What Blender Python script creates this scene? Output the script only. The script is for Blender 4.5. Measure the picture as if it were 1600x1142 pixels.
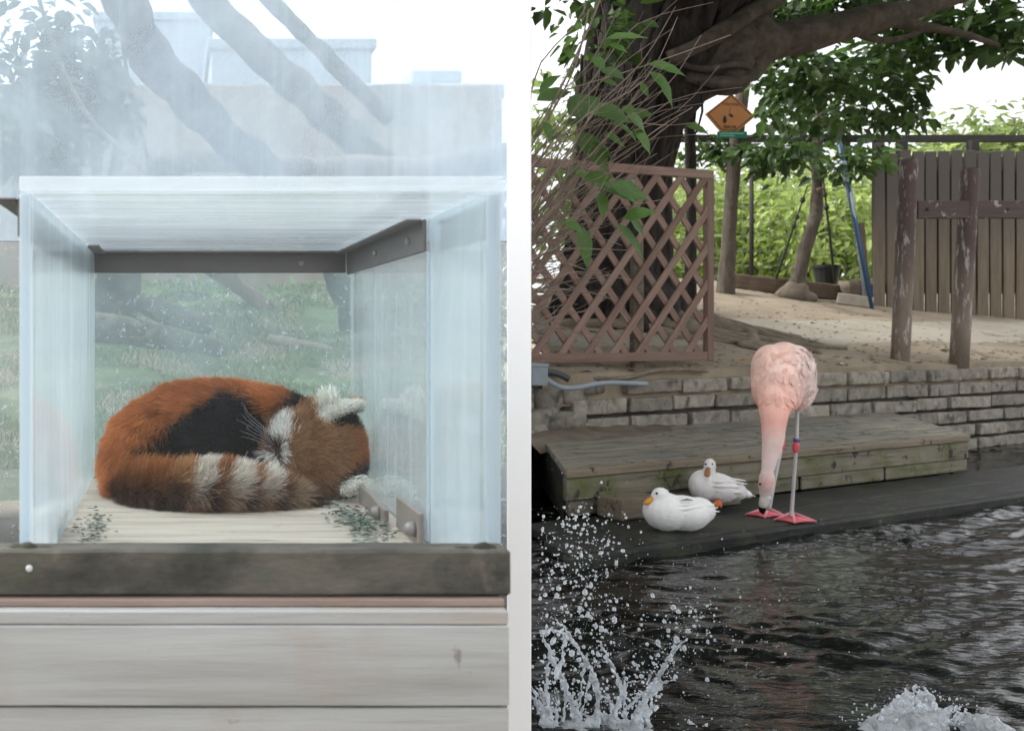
import bpy, bmesh, math, random
import numpy as np
from mathutils import Vector, Matrix, noise

random.seed(7); np.random.seed(7)
for o in list(bpy.data.objects): bpy.data.objects.remove(o)
scene = bpy.context.scene
COL = scene.collection
R = math.radians

# ------------------------------------------------------------------ camera
F, PX, PY, CZ = 1600.0, 275.0, 510.0, 1.06      # focal length in photo pixels, principal point, eye height
cam = bpy.data.cameras.new('camera'); camo = bpy.data.objects.new('camera', cam); COL.objects.link(camo)
camo.location = (0, 0, CZ); camo.rotation_euler = (R(90), 0, 0)
cam.sensor_width = 36; cam.lens = 36
cam.shift_x = (800-PX)/1600; cam.shift_y = -(571-PY)/1600
cam.clip_start = 0.05; cam.clip_end = 1500
cam.dof.use_dof = True; cam.dof.focus_distance = 2.6; cam.dof.aperture_fstop = 36e-3/0.0045
scene.camera = camo

# ------------------------------------------------------------------ sky and sun
SUN_EL, SUN_AZ = R(50), R(-70)     # azimuth from +Y towards +X: veiled sun high behind the scene, to the left
world = bpy.data.worlds.new('World'); scene.world = world; world.use_nodes = True
wn = world.node_tree.nodes; wl = world.node_tree.links; wn.clear()
sky = wn.new('ShaderNodeTexSky'); sky.sky_type = 'NISHITA'; sky.sun_disc = False
sky.sun_elevation = SUN_EL; sky.sun_rotation = SUN_AZ
sky.air_density = 1.0; sky.dust_density = 8.0; sky.ozone_density = 1.0
hs = wn.new('ShaderNodeHueSaturation'); hs.inputs['Saturation'].default_value = 0.22
bg = wn.new('ShaderNodeBackground'); bg.inputs['Strength'].default_value = 0.14
wo = wn.new('ShaderNodeOutputWorld')
wl.new(sky.outputs[0], hs.inputs['Color']); ov = wn.new('ShaderNodeMix'); ov.data_type = 'RGBA'; ov.inputs[0].default_value = 0.6; ov.inputs[7].default_value = (6.0, 6.15, 6.4, 1)   # even veil of overcast cloud
wl.new(hs.outputs[0], ov.inputs[6]); wl.new(ov.outputs[2], bg.inputs['Color']); wl.new(bg.outputs[0], wo.inputs['Surface'])
sl = bpy.data.lights.new('sun', 'SUN'); so = bpy.data.objects.new('sun', sl); COL.objects.link(so)
sl.energy = 1.2; sl.angle = R(20); sl.color = (1.0, 0.97, 0.93)
sd = Vector((math.sin(SUN_AZ)*math.cos(SUN_EL), math.cos(SUN_AZ)*math.cos(SUN_EL), math.sin(SUN_EL)))
so.rotation_euler = sd.to_track_quat('Z', 'Y').to_euler()
scene.view_settings.view_transform = 'Standard'; scene.view_settings.look = 'None'
scene.view_settings.gamma = 1; scene.view_settings.exposure = 1.22
scene.cycles.max_bounces = 8; scene.cycles.transparent_max_bounces = 24
scene.cycles.diffuse_bounces = 3; scene.cycles.glossy_bounces = 4; scene.cycles.transmission_bounces = 6

# ------------------------------------------------------------------ helpers
def P(px, py, d): return Vector(((px-PX)/F*d, d, CZ-(py-PY)/F*d))
def G(px, py, z): return P(px, py, (CZ-z)*F/(py-PY))
WM = {}
def obj(name, data, mat=None, parent=None, M=None):
    """link ONE object; M is its world matrix (identity = data built in world space)"""
    o = bpy.data.objects.new(name, data); COL.objects.link(o)
    M = M or Matrix.Identity(4)
    WM[o.name] = M
    if parent is not None:
        o.parent = parent; o.matrix_basis = WM[parent.name].inverted() @ M
    else:
        o.matrix_basis = M
    if mat is not None and data is not None and len(data.materials) == 0: data.materials.append(mat)
    return o
def tag(o, label=None, cat=None, group=None, kind=None):
    if label: o['label'] = label
    if cat: o['category'] = cat
    if group: o['group'] = group
    if kind: o['kind'] = kind
    return o
def thing(name, label, cat, loc, group=None):
    o = obj(name, None, M=Matrix.Translation(Vector(loc))); o.empty_display_size = 0.05
    return tag(o, label, cat, group)
def frame(o, x, y, z):
    return Matrix(((x[0], y[0], z[0], o[0]), (x[1], y[1], z[1], o[1]), (x[2], y[2], z[2], o[2]), (0, 0, 0, 1)))
def axes(p0, p1, up=(0, 0, 1)):
    """frame with X along p0->p1, Z near up, origin in the middle"""
    p0 = Vector(p0); p1 = Vector(p1); x = (p1-p0).normalized(); z = Vector(up); z = (z - x*z.dot(x)).normalized(); y = z.cross(x)
    return frame((p0+p1)/2, x, y, z), (p1-p0).length
def npmesh(name, v, f):
    v = np.asarray(v, dtype=np.float32); f = np.asarray(f, dtype=np.int32)
    me = bpy.data.meshes.new(name); me.vertices.add(len(v)); me.vertices.foreach_set('co', v.ravel())
    k = f.shape[1]; me.loops.add(f.size); me.loops.foreach_set('vertex_index', f.ravel())
    me.polygons.add(len(f)); me.polygons.foreach_set('loop_start', np.arange(0, f.size, k, dtype=np.int32))
    try: me.polygons.foreach_set('loop_total', np.full(len(f), k, dtype=np.int32))
    except Exception: pass
    me.update(calc_edges=True); me.validate()
    return me
def smooth(me):
    me.polygons.foreach_set('use_smooth', np.ones(len(me.polygons), dtype=bool)); me.update(); return me
def bm_mesh(name, bm, sm=False):
    me = bpy.data.meshes.new(name); bm.normal_update(); bm.to_mesh(me); bm.free()
    if sm: smooth(me)
    return me
def vcol(me, arr):
    a = me.color_attributes.new('col', 'FLOAT_COLOR', 'POINT')
    arr = np.asarray(arr, dtype=np.float32)
    if arr.shape[1] == 3: arr = np.concatenate([arr, np.ones((len(arr), 1), np.float32)], 1)
    a.data.foreach_set('color', arr.ravel())
def bbox(L, W, H, b=0.004, seg=1, cuts=0, jit=0.0, seed=0, name='piece'):
    """bevelled block centred at the origin, optionally cut along X and jittered"""
    bm = bmesh.new(); bmesh.ops.create_cube(bm, size=1.0)
    for v in bm.verts: v.co = Vector((v.co.x*L, v.co.y*W, v.co.z*H))
    if cuts:
        es = [e for e in bm.edges if abs((e.verts[0].co-e.verts[1].co).x) > 1e-6]
        bmesh.ops.subdivide_edges(bm, edges=es, cuts=cuts)
    if b > 0:
        es = [e for e in bm.edges if len(e.link_faces) == 2 and e.link_faces[0].normal.dot(e.link_faces[1].normal) < 0.5]
        bm.normal_update()
        es = [e for e in bm.edges if len(e.link_faces) == 2 and e.calc_face_angle() > 0.6]
        bmesh.ops.bevel(bm, geom=es, offset=b, segments=seg, affect='EDGES', profile=0.6)
    if jit:
        rr = random.Random(seed)
        for v in bm.verts:
            n = noise.noise_vector(v.co*9 + Vector((seed*3.7, seed*1.3, 0)))
            v.co += n*jit + Vector((rr.uniform(-1, 1), rr.uniform(-1, 1), rr.uniform(-1, 1)))*jit*0.3
    return bm_mesh(name, bm)
def beam(name, p0, p1, w, t, mat, parent=None, up=(0, 0, 1), b=0.004, cuts=0, jit=0.0, seed=0):
    M, L = axes(p0, p1, up)
    return obj(name, bbox(L, w, t, b, 1, cuts, jit, seed), mat, parent, M)
def hexa(lo, hi, b=0.004):
    bm = bmesh.new(); a = [bm.verts.new(p) for p in lo]; c = [bm.verts.new(p) for p in hi]
    bm.faces.new(a[::-1]); bm.faces.new(c)
    for i in range(4): bm.faces.new((a[i], a[(i+1) % 4], c[(i+1) % 4], c[i]))
    bmesh.ops.recalc_face_normals(bm, faces=bm.faces[:])
    if b: bmesh.ops.bevel(bm, geom=bm.edges[:], offset=b, segments=1, affect='EDGES')
    return bm_mesh('piece', bm)
def prism(poly, t, b=0.0):
    """polygon in the local XZ plane pulled out by t along -Y (towards the viewer)"""
    bm = bmesh.new(); a = [bm.verts.new((p[0], 0, p[1])) for p in poly]; c = [bm.verts.new((p[0], -t, p[1])) for p in poly]
    n = len(poly); bm.faces.new(a); bm.faces.new(c[::-1])
    for i in range(n): bm.faces.new((a[i], c[i], c[(i+1) % n], a[(i+1) % n]))
    bmesh.ops.recalc_face_normals(bm, faces=bm.faces[:])
    return bm_mesh('piece', bm)
class TB:
    """collects tapered tubes (and domed ends) in one vertex list"""
    def __init__(s): s.v = []; s.f = []
    def tube(s, pts, rad, n=8, wob=0.0, freq=3.0, seed=0.0, flat=1.0, sub=0):
        pts = [Vector(p) for p in pts]
        if sub:
            q = []; rq = []
            for i in range(len(pts)-1):
                p0 = pts[max(i-1, 0)]; p1 = pts[i]; p2 = pts[i+1]; p3 = pts[min(i+2, len(pts)-1)]
                for k in range(sub):
                    t = k/sub
                    q.append(0.5*((2*p1)+(p2-p0)*t+(2*p0-5*p1+4*p2-p3)*t*t+(3*p1-p0-3*p2+p3)*t**3)); rq.append(rad[i]*(1-t)+rad[i+1]*t)
            q.append(pts[-1]); rq.append(rad[-1]); pts, rad = q, rq
        m = len(pts); base = len(s.v); ref = None
        for i in range(m):
            t = (pts[min(i+1, m-1)]-pts[max(i-1, 0)])
            t = t.normalized() if t.length > 1e-9 else Vector((0, 0, 1))
            if ref is None:
                ref = Vector((0, 0, 1)).cross(t)
                if ref.length < 0.1: ref = Vector((1, 0, 0))
            ref = (ref - t*ref.dot(t)).normalized(); bi = t.cross(ref)
            for k in range(n):
                a = 2*math.pi*k/n; dr = ref*math.cos(a)+bi*math.sin(a)*flat; r = rad[i]
                if wob: r *= 1+wob*noise.noise((pts[i]+dr*rad[i])*freq+Vector((seed, 0, 0)))
                s.v.append(pts[i]+dr*r)
        for i in range(m-1):
            for k in range(n):
                a = base+i*n+k; b = base+i*n+(k+1) % n; s.f.append((a, b, b+n, a+n))
        for e, i in ((0, base), (1, base+(m-1)*n)):
            c = len(s.v); s.v.append(pts[0] if e == 0 else pts[-1])
            for k in range(n):
                s.f.append((i+(k+1) % n, i+k, c, c) if e == 0 else (i+k, i+(k+1) % n, c, c))
    def ell(s, c, r, rot=None, seg=12, rings=8, wob=0.0, freq=4.0, seed=0.0):
        c = Vector(c); base = len(s.v)
        for i in range(rings+1):
            th = math.pi*i/rings
            for k in range(seg):
                ph = 2*math.pi*k/seg
                u = Vector((math.sin(th)*math.cos(ph), math.sin(th)*math.sin(ph), math.cos(th)))
                p = Vector((u.x*r[0], u.y*r[1], u.z*r[2]))
                if rot: p = rot @ p
                if wob: p *= 1+wob*noise.noise((c+p)*freq+Vector((seed, 0, 0)))
                s.v.append(c+p)
        for i in range(rings):
            for k in range(seg):
                a = base+i*seg+k; b = base+i*seg+(k+1) % seg; s.f.append((a, b, b+seg, a+seg))
    def mesh(s, name='piece', sm=True):
        me = bpy.data.meshes.new(name)
        fs = [tuple(dict.fromkeys(f)) for f in s.f]
        me.from_pydata([tuple(v) for v in s.v], [], [f for f in fs if len(f) > 2]); me.validate()
        return smooth(me) if sm else me
def remesh(tb, voxel, it=6, name='body'):
    """fuse overlapping shapes into one continuous surface"""
    me = tb.mesh(name); o = bpy.data.objects.new('tmp', me); COL.objects.link(o)
    m = o.modifiers.new('r', 'REMESH'); m.mode = 'VOXEL'; m.voxel_size = voxel
    if it: k = o.modifiers.new('s', 'SMOOTH'); k.iterations = it; k.factor = 0.5
    dg = bpy.context.evaluated_depsgraph_get(); dg.update()
    r = bpy.data.meshes.new_from_object(o.evaluated_get(dg)); r.name = name
    bpy.data.objects.remove(o); return smooth(r)
def text_mesh(s, size):
    c = bpy.data.curves.new('t', 'FONT'); c.body = s; c.size = size; c.align_x = 'CENTER'; c.align_y = 'CENTER'; c.extrude = 0.0015
    c.resolution_u = 3
    o = bpy.data.objects.new('t', c); COL.objects.link(o); dg = bpy.context.evaluated_depsgraph_get(); dg.update()
    me = bpy.data.meshes.new_from_object(o.evaluated_get(dg)); bpy.data.objects.remove(o); me.materials.clear(); return me

# ------------------------------------------------------------------ materials
def new_mat(name):
    m = bpy.data.materials.new(name); m.use_nodes = True; nt = m.node_tree
    return m, nt, nt.nodes['Principled BSDF'], nt.nodes['Material Output']
def nd(nt, t, **kw):
    n = nt.nodes.new(t)
    for k, v in kw.items(): setattr(n, k, v)
    return n
def ramp(nt, stops):
    r = nt.nodes.new('ShaderNodeValToRGB'); e = r.color_ramp.elements
    while len(e) < len(stops): e.new(0.5)
    for i, (p, c) in enumerate(stops):
        e[i].position = p; e[i].color = (*c, 1) if len(c) == 3 else c
    return r
def coords(nt, scale, rand=True, rot=(0, 0, 0), kind='Object'):
    tc = nd(nt, 'ShaderNodeTexCoord'); src = tc.outputs[kind]
    if rand:
        oi = nd(nt, 'ShaderNodeObjectInfo'); mu = nd(nt, 'ShaderNodeMath', operation='MULTIPLY'); mu.inputs[1].default_value = 37.0
        nt.links.new(oi.outputs['Random'], mu.inputs[0]); ad = nd(nt, 'ShaderNodeVectorMath', operation='ADD')
        nt.links.new(src, ad.inputs[0]); nt.links.new(mu.outputs[0], ad.inputs[1]); src = ad.outputs[0]
    mp = nd(nt, 'ShaderNodeMapping'); mp.inputs['Scale'].default_value = scale; mp.inputs['Rotation'].default_value = rot
    nt.links.new(src, mp.inputs['Vector']); return mp.outputs[0]
def nz(nt, vec, scale, detail=8, rough=0.6, dist=0.0):
    n = nd(nt, 'ShaderNodeTexNoise'); n.inputs['Scale'].default_value = scale; n.inputs['Detail'].default_value = detail
    n.inputs['Roughness'].default_value = rough; n.inputs['Distortion'].default_value = dist
    nt.links.new(vec, n.inputs['Vector']); return n.outputs['Fac']
def mixc(nt, fac, a, b, mode='MIX'):
    m = nd(nt, 'ShaderNodeMix', data_type='RGBA', blend_type=mode)
    if isinstance(fac, float): m.inputs[0].default_value = fac
    else: nt.links.new(fac, m.inputs[0])
    for i, s in ((6, a), (7, b)):
        if isinstance(s, tuple): m.inputs[i].default_value = (*s, 1)
        else: nt.links.new(s, m.inputs[i])
    return m.outputs[2]
def surf(name, cols, scale=(1, 1, 1), ns=6, detail=9, rough=0.8, bump=0.4, bdist=0.01, spots=(), vary=0.25, spec=0.3, rand=True, rot=(0, 0, 0), fine=40, dist=0.3, grad=None, flecks=None):
    """noise coloured surface: cols = ramp colours; spots = [(colour, scale, lo, hi)] stains; vary = brightness change from piece to piece"""
    m, nt, b, out = new_mat(name); L = nt.links
    v = coords(nt, scale, rand, rot); n1 = nz(nt, v, ns, detail, 0.62, dist)
    k = len(cols); r = ramp(nt, [(0.28+0.44*i/max(k-1, 1), c) for i, c in enumerate(cols)]); L.new(n1, r.inputs[0]); c = r.outputs[0]
    v2 = coords(nt, (1, 1, 1), rand)
    for (sc, ss, lo, hi) in spots:
        s = nz(nt, v2, ss, 7, 0.6, 0.2); rr = ramp(nt, [(lo, (0, 0, 0)), (hi, (1, 1, 1))]); L.new(s, rr.inputs[0]); c = mixc(nt, rr.outputs[0], c, sc)
    if grad:                                           # worn or stained part of the length: (axis, from, to, colour)
        sx = nd(nt, 'ShaderNodeSeparateXYZ'); tc = nd(nt, 'ShaderNodeTexCoord'); L.new(tc.outputs['Object'], sx.inputs[0])
        wob = nd(nt, 'ShaderNodeMath', operation='MULTIPLY_ADD'); wob.inputs[1].default_value = grad[4]; L.new(nz(nt, v2, 4, 6), wob.inputs[0]); L.new(sx.outputs[grad[0]], wob.inputs[2])
        mr = nd(nt, 'ShaderNodeMapRange'); mr.inputs[1].default_value = grad[1]+grad[4]/2; mr.inputs[2].default_value = grad[2]+grad[4]/2; L.new(wob.outputs[0], mr.inputs[0]); c = mixc(nt, mr.outputs[0], c, grad[3])
    if flecks:                                         # peeled streaks: (colour, scale, lo, hi)
        s = nz(nt, coords(nt, flecks[1], rand), 1.0, 7, 0.7, 0.1); rr = ramp(nt, [(flecks[2], (0, 0, 0)), (flecks[3], (1, 1, 1))]); L.new(s, rr.inputs[0]); c = mixc(nt, rr.outputs[0], c, flecks[0])
    if vary:
        oi = nd(nt, 'ShaderNodeObjectInfo'); mr = nd(nt, 'ShaderNodeMapRange'); mr.inputs[3].default_value = 1-vary; mr.inputs[4].default_value = 1+vary
        L.new(oi.outputs['Random'], mr.inputs[0]); hv = nd(nt, 'ShaderNodeHueSaturation'); L.new(mr.outputs[0], hv.inputs['Value']); L.new(c, hv.inputs['Color']); c = hv.outputs[0]
    L.new(c, b.inputs['Base Color']); b.inputs['Roughness'].default_value = rough; b.inputs['Specular IOR Level'].default_value = spec
    n2 = nz(nt, v, fine, 6, 0.7); ad = nd(nt, 'ShaderNodeMath', operation='MULTIPLY_ADD'); ad.inputs[1].default_value = 0.5
    L.new(n2, ad.inputs[0]); L.new(n1, ad.inputs[2])
    bp = nd(nt, 'ShaderNodeBump'); bp.inputs['Strength'].default_value = bump; bp.inputs['Distance'].default_value = bdist
    L.new(ad.outputs[0], bp.inputs['Height']); L.new(bp.outputs[0], b.inputs['Normal'])
    return m
def plain(name, c, rough=0.5, metal=0.0, spec=0.4, vary=0.12, ns=25):
    return surf(name, [tuple(x*(1-vary) for x in c), tuple(x*(1+vary) for x in c)], ns=ns, rough=rough, bump=0.12, bdist=0.003, vary=0.0, spec=spec)
def attr_mat(name, rough=0.6, spec=0.3, trans=0.0, sheen=0.0, bump=0.0, bs=60, var=0.0):
    m, nt, b, out = new_mat(name); L = nt.links
    a = nd(nt, 'ShaderNodeAttribute'); a.attribute_name = 'col'; c = a.outputs['Color']
    if var:
        n0 = nz(nt, coords(nt, (1, 1, 1), False), bs*0.3, 5); rr = ramp(nt, [(0.3, (1-var,)*3), (0.7, (1+var,)*3)]); L.new(n0, rr.inputs[0]); c = mixc(nt, 1.0, c, rr.outputs[0], 'MULTIPLY')
    L.new(c, b.inputs['Base Color']); b.inputs['Roughness'].default_value = rough
    b.inputs['Specular IOR Level'].default_value = spec
    if sheen: b.inputs['Sheen Weight'].default_value = sheen
    if bump:
        n = nz(nt, coords(nt, (1, 1, 1), False), bs, 4); bp = nd(nt, 'ShaderNodeBump'); bp.inputs['Strength'].default_value = bump; bp.inputs['Distance'].default_value = 0.004
        L.new(n, bp.inputs['Height']); L.new(bp.outputs[0], b.inputs['Normal'])
    if trans:
        t = nd(nt, 'ShaderNodeBsdfTranslucent'); L.new(c, t.inputs['Color']); mx = nd(nt, 'ShaderNodeMixShader'); mx.inputs[0].default_value = trans
        L.new(b.outputs[0], mx.inputs[1]); L.new(t.outputs[0], mx.inputs[2]); L.new(mx.outputs[0], out.inputs['Surface'])
    return m
def film(name, tint, dust, lo, hi, ns, scale, gloss=0.9, p=4.0, base=0.03, second=None):
    """clear acrylic sheet carrying a film of dust, dried drips and scratches: never a mirror, never quite clear"""
    m, nt, b, out = new_mat(name); L = nt.links; nt.nodes.remove(b)
    n1 = nz(nt, coords(nt, scale, True), ns, 8, 0.65, 0.4)
    mr = nd(nt, 'ShaderNodeMapRange'); mr.inputs[1].default_value = 0.32; mr.inputs[2].default_value = 0.68; mr.inputs[3].default_value = lo; mr.inputs[4].default_value = hi
    L.new(n1, mr.inputs[0]); fac = mr.outputs[0]
    if second:
        n2 = nz(nt, coords(nt, second[1], True), second[0], 6, 0.6, 0.1); m2 = nd(nt, 'ShaderNodeMapRange'); m2.inputs[1].default_value = second[2]; m2.inputs[2].default_value = second[3]; m2.inputs[4].default_value = second[4]
        L.new(n2, m2.inputs[0]); ad = nd(nt, 'ShaderNodeMath', operation='ADD', use_clamp=True); L.new(fac, ad.inputs[0]); L.new(m2.outputs[0], ad.inputs[1]); fac = ad.outputs[0]
    lw = nd(nt, 'ShaderNodeLayerWeight'); lw.inputs['Blend'].default_value = 0.5
    pw = nd(nt, 'ShaderNodeMath', operation='POWER'); pw.inputs[1].default_value = p; L.new(lw.outputs['Facing'], pw.inputs[0])
    ml = nd(nt, 'ShaderNodeMath', operation='MULTIPLY_ADD'); ml.inputs[1].default_value = gloss; ml.inputs[2].default_value = base; L.new(pw.outputs[0], ml.inputs[0])
    tr = nd(nt, 'ShaderNodeBsdfTransparent'); tr.inputs[0].default_value = (*tint, 1)
    gl = nd(nt, 'ShaderNodeBsdfGlossy'); gl.inputs['Roughness'].default_value = 0.06
    a = nd(nt, 'ShaderNodeMixShader'); L.new(ml.outputs[0], a.inputs[0]); L.new(tr.outputs[0], a.inputs[1]); L.new(gl.outputs[0], a.inputs[2])
    di = nd(nt, 'ShaderNodeBsdfDiffuse'); di.inputs[0].default_value = (*dust, 1); tl = nd(nt, 'ShaderNodeBsdfTranslucent'); tl.inputs[0].default_value = (*dust, 1)
    d = nd(nt, 'ShaderNodeMixShader'); d.inputs[0].default_value = 0.5; L.new(di.outputs[0], d.inputs[1]); L.new(tl.outputs[0], d.inputs[2])
    x = nd(nt, 'ShaderNodeMixShader'); L.new(fac, x.inputs[0]); L.new(a.outputs[0], x.inputs[1]); L.new(d.outputs[0], x.inputs[2]); L.new(x.outputs[0], out.inputs['Surface'])
    return m

M_pale = surf('weathered_pale_board', [(.29, .29, .275), (.38, .39, .385), (.44, .455, .455)], (0.6, 9, 9), 3, rough=.75, bump=.25, spots=[((.36, .29, .24), 2.2, .56, .75), ((.22, .21, .20), 30, .66, .72)], vary=.05, flecks=((.22, .21, .20), (1.5, 60, 60), .60, .72))
M_sill = surf('mossy_dark_sill', [(.055, .052, .045), (.10, .095, .08), (.15, .14, .12)], (2, 5, 5), 5, rough=.85, bump=.5, spots=[((.03, .034, .03), 4, .50, .62), ((.085, .10, .07), 12, .58, .78), ((.15, .13, .11), 22, .60, .75)], vary=0)
M_strip = surf('pinkish_wood_strip', [(.22, .16, .13), (.34, .26, .22)], (1, 10, 10), 4, vary=0)
M_floor = surf('pale_floor_board', [(.36, .30, .24), (.50, .43, .35), (.58, .52, .44)], (1.2, 14, 14), 3, rough=.7, bump=.4, vary=.08, spots=[((.22, .19, .16), 6, .60, .70)], flecks=((.20, .165, .13), (2, 70, 70), .58, .68))
M_bracket = surf('brown_painted_steel', [(.085, .072, .068), (.12, .105, .10)], ns=12, rough=.5, bump=.1, vary=0, spec=.5)
M_bracket2 = surf('tan_painted_steel', [(.20, .165, .14), (.27, .23, .20)], ns=12, rough=.5, bump=.1, vary=.05, spec=.5)
M_bolt = plain('bolt_steel', (.22, .20, .18), .35, spec=.6)
M_white = surf('white_paint', [(.88, .88, .88), (.91, .91, .91)], ns=3, rough=.6, bump=.06, vary=0)
M_log = surf('grey_log', [(.07, .065, .06), (.16, .14, .12), (.27, .24, .20)], (1, 1, 1), 9, rough=.9, bump=1.0, bdist=.06, vary=.2, spots=[((.09, .12, .06), 5, .50, .66), ((.05, .045, .04), 12, .58, .66)])
M_logd = surf('dark_log', [(.03, .032, .036), (.065, .065, .068), (.13, .12, .11)], (1, 1, 1), 9, rough=.9, bump=1.0, bdist=.06, vary=.15, spots=[((.18, .17, .15), 9, .60, .70)])
M_slope = surf('mossy_soil', [(.16, .13, .09), (.06, .085, .04), (.09, .14, .055), (.20, .18, .13)], ns=5.0, rough=.95, bump=.8, bdist=.04, vary=0, rand=False)
M_backwall = surf('tan_rock_wall', [(.26, .19, .145), (.36, .28, .22), (.42, .35, .29)], (3, 3, .5), 2, rough=.9, bump=.5, vary=0, spots=[((.22, .24, .24), .8, .5, .65)])
M_bldg = surf('pale_concrete', [(.42, .45, .48), (.52, .55, .58)], (4, 4, .4), 1.2, rough=.9, bump=.1, vary=.1)
M_bgrey = surf('grey_green_wall', [(.20, .23, .24), (.30, .33, .34), (.36, .38, .38)], (2, 2, 2), 2.2, rough=.9, bump=.4, vary=0)
M_glassdark = plain('dark_window', (.10, .12, .14), .2)

M_stone = surf('grey_wall_stone', [(0.146, 0.132, 0.110), (0.244, 0.222, 0.185), (0.342, 0.311, 0.268)], ns=14, rough=.88, bump=.7, bdist=.008, vary=.22, spots=[((.085, .078, .065), 9, .55, .68)], fine=90)
M_mortar = surf('wall_mortar', [(.045, .04, .033), (.09, .08, .065), (.13, .115, .095)], ns=9, rough=.95, bump=.8, bdist=.015, vary=0)
M_bank = surf('near_black_bank', [(.006, .006, .006), (.014, .014, .012), (.022, .02, .016)], ns=8, rough=.6, bump=.8, bdist=.02, vary=0)
M_bench = surf('weathered_bench_timber', [(0.059, 0.053, 0.041), (0.177, 0.165, 0.133), (0.260, 0.236, 0.189), (0.389, 0.354, 0.283)], (1, 22, 22), 2.5, rough=.75, bump=.8, vary=.12, spots=[((.16, .165, .15), 3, .52, .68), ((.035, .030, .022), 11, .58, .66)], flecks=((.04, .035, .027), (1.6, 45, 45), .56, .64))
M_edge = surf('worn_timber_edge', [(.14, .115, .08), (.24, .20, .145)], (1, 16, 16), 3, bump=.6, vary=.1, spots=[((.03, .028, .02), 12, .58, .66)], flecks=((.05, .04, .03), (1.6, 45, 45), .58, .66))
M_mossy = surf('mossy_front_timber', [(0.098, 0.090, 0.067), (0.172, 0.155, 0.115), (0.230, 0.207, 0.155)], (1, 14, 14), 2.5, bump=.5, vary=.12, spots=[((.095, .108, .035), 3.0, .48, .66), ((.025, .022, .018), 12, .58, .66)], flecks=((.045, .038, .028), (1.6, 40, 40), .57, .65))
M_wet_shade = surf('wet_and_shade_timber', [(.004, .005, .004), (.011, .012, .010), (.024, .024, .018), (.05, .047, .035)], (1.5, 9, 9), 3, rough=.42, bump=.9, bdist=.02, vary=.1, spec=.2, spots=[((.035, .042, .022), 3.5, .47, .60), ((.12, .11, .09), 26, .62, .68), ((.008, .008, .008), 7, .54, .62)])  # wet step timber, also used as painted shade on the platform end
M_dirt = surf('packed_dirt', [(0.172, 0.138, 0.098), (0.247, 0.201, 0.144), (0.310, 0.259, 0.190)], ns=1.7, rough=.95, bump=.6, bdist=.02, vary=0, rand=False, spots=[((.12, .095, .065), 2.6, .56, .7)])
M_path = surf('pale_packed_path', [(0.235, 0.207, 0.162), (0.291, 0.263, 0.213), (0.336, 0.308, 0.252)], ns=1.5, rough=.95, bump=.3, bdist=.01, vary=0, rand=False, spots=[((.22, .18, .13), 1.7, .58, .68)])
M_lat = surf('red_brown_lattice_wood', [(0.156, 0.098, 0.077), (0.219, 0.144, 0.115), (0.281, 0.194, 0.156)], (1, 14, 14), 3, bump=.3, vary=.15, spots=[((.20, .165, .125), 2.5, .55, .7)])
M_post = surf('peeling_maroon_post', [(.20, .16, .125), (.25, .205, .165)], (3, 3, 1), 5, bump=.4, vary=.1, grad=(2, 1.15, 1.75, (.105, .075, .067), .6), flecks=((.42, .39, .38), (26, 26, 5), .55, .63))
M_bar = surf('peeling_dark_bar', [(.075, .055, .052), (.12, .09, .085)], (1, 10, 10), 5, bump=.4, vary=.1, spots=[((.33, .31, .30), 9.0, .60, .64)])
M_plank = surf('grey_fence_plank', [(0.122, 0.098, 0.071), (0.171, 0.137, 0.100), (0.207, 0.171, 0.128)], (1, 12, 12), 2.2, bump=.35, vary=.13, grad=(0, -.35, .5, (.105, .093, .084), .5))
M_rail = surf('dark_rail', [(.035, .032, .03), (.06, .055, .05)], ns=6, vary=0)
M_bark = surf('dark_bark', [(.014, .012, .012), (.04, .033, .029), (.075, .062, .053)], (9, 9, 1.2), 2.4, rough=.9, bump=.9, bdist=.03, vary=.08, rand=False)
M_limb = surf('grey_brown_bark', [(.05, .042, .034), (.10, .083, .065), (.16, .135, .11)], (4, 4, 4), 2.2, rough=.9, bump=.9, bdist=.03, vary=.1, rand=False)
M_pale_bark = surf('pale_trunk_bark', [(.12, .095, .07), (.18, .145, .11), (.24, .20, .16)], (5, 5, 1), 5, rough=.9, bump=.6, bdist=.01, vary=.1, spots=[((.08, .065, .05), 7, .6, .7)])
M_root = surf('dusty_root', [(.10, .08, .06), (.17, .14, .105), (.24, .20, .155)], ns=6, rough=.92, bump=.8, bdist=.02, vary=.15)
M_leaf = attr_mat('leaf', .42, .5, .48)
M_twig = surf('dry_twig', [(.11, .085, .065), (.20, .16, .13), (.30, .25, .21)], ns=9, vary=0, bump=.2)
M_blue = plain('blue_pole_paint', (.03, .075, .16), .35)
M_bluelt = plain('pale_pole_tip', (.35, .42, .5), .35)
M_orange = plain('faded_orange_board', (.40, .165, .052), .55, vary=.08, ns=9)
M_brown = plain('brown_print', (.10, .045, .018), .6)
M_black = plain('black_print', (.012, .011, .01), .6)
M_green = plain('green_plate', (.008, .16, .085), .45)
M_greenlt = plain('pale_green_print', (.28, .50, .42), .5)
M_wire = plain('fence_wire', (.22, .24, .22), .5)
M_rope = plain('dark_rope', (.04, .05, .035), .8)
M_ropeg = plain('green_rope', (.05, .22, .17), .7)
M_grey = plain('grey_plastic', (.24, .28, .31), .5)
M_timber = surf('old_edging_timber', [(.10, .07, .05), (.17, .125, .09)], (1, 10, 10), 3, vary=.2)
M_block = surf('pale_concrete_block', [(.34, .30, .25), (.44, .40, .34)], ns=12, vary=.1)
M_pot = plain('black_plant_pot', (.02, .02, .02), .5)
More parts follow.
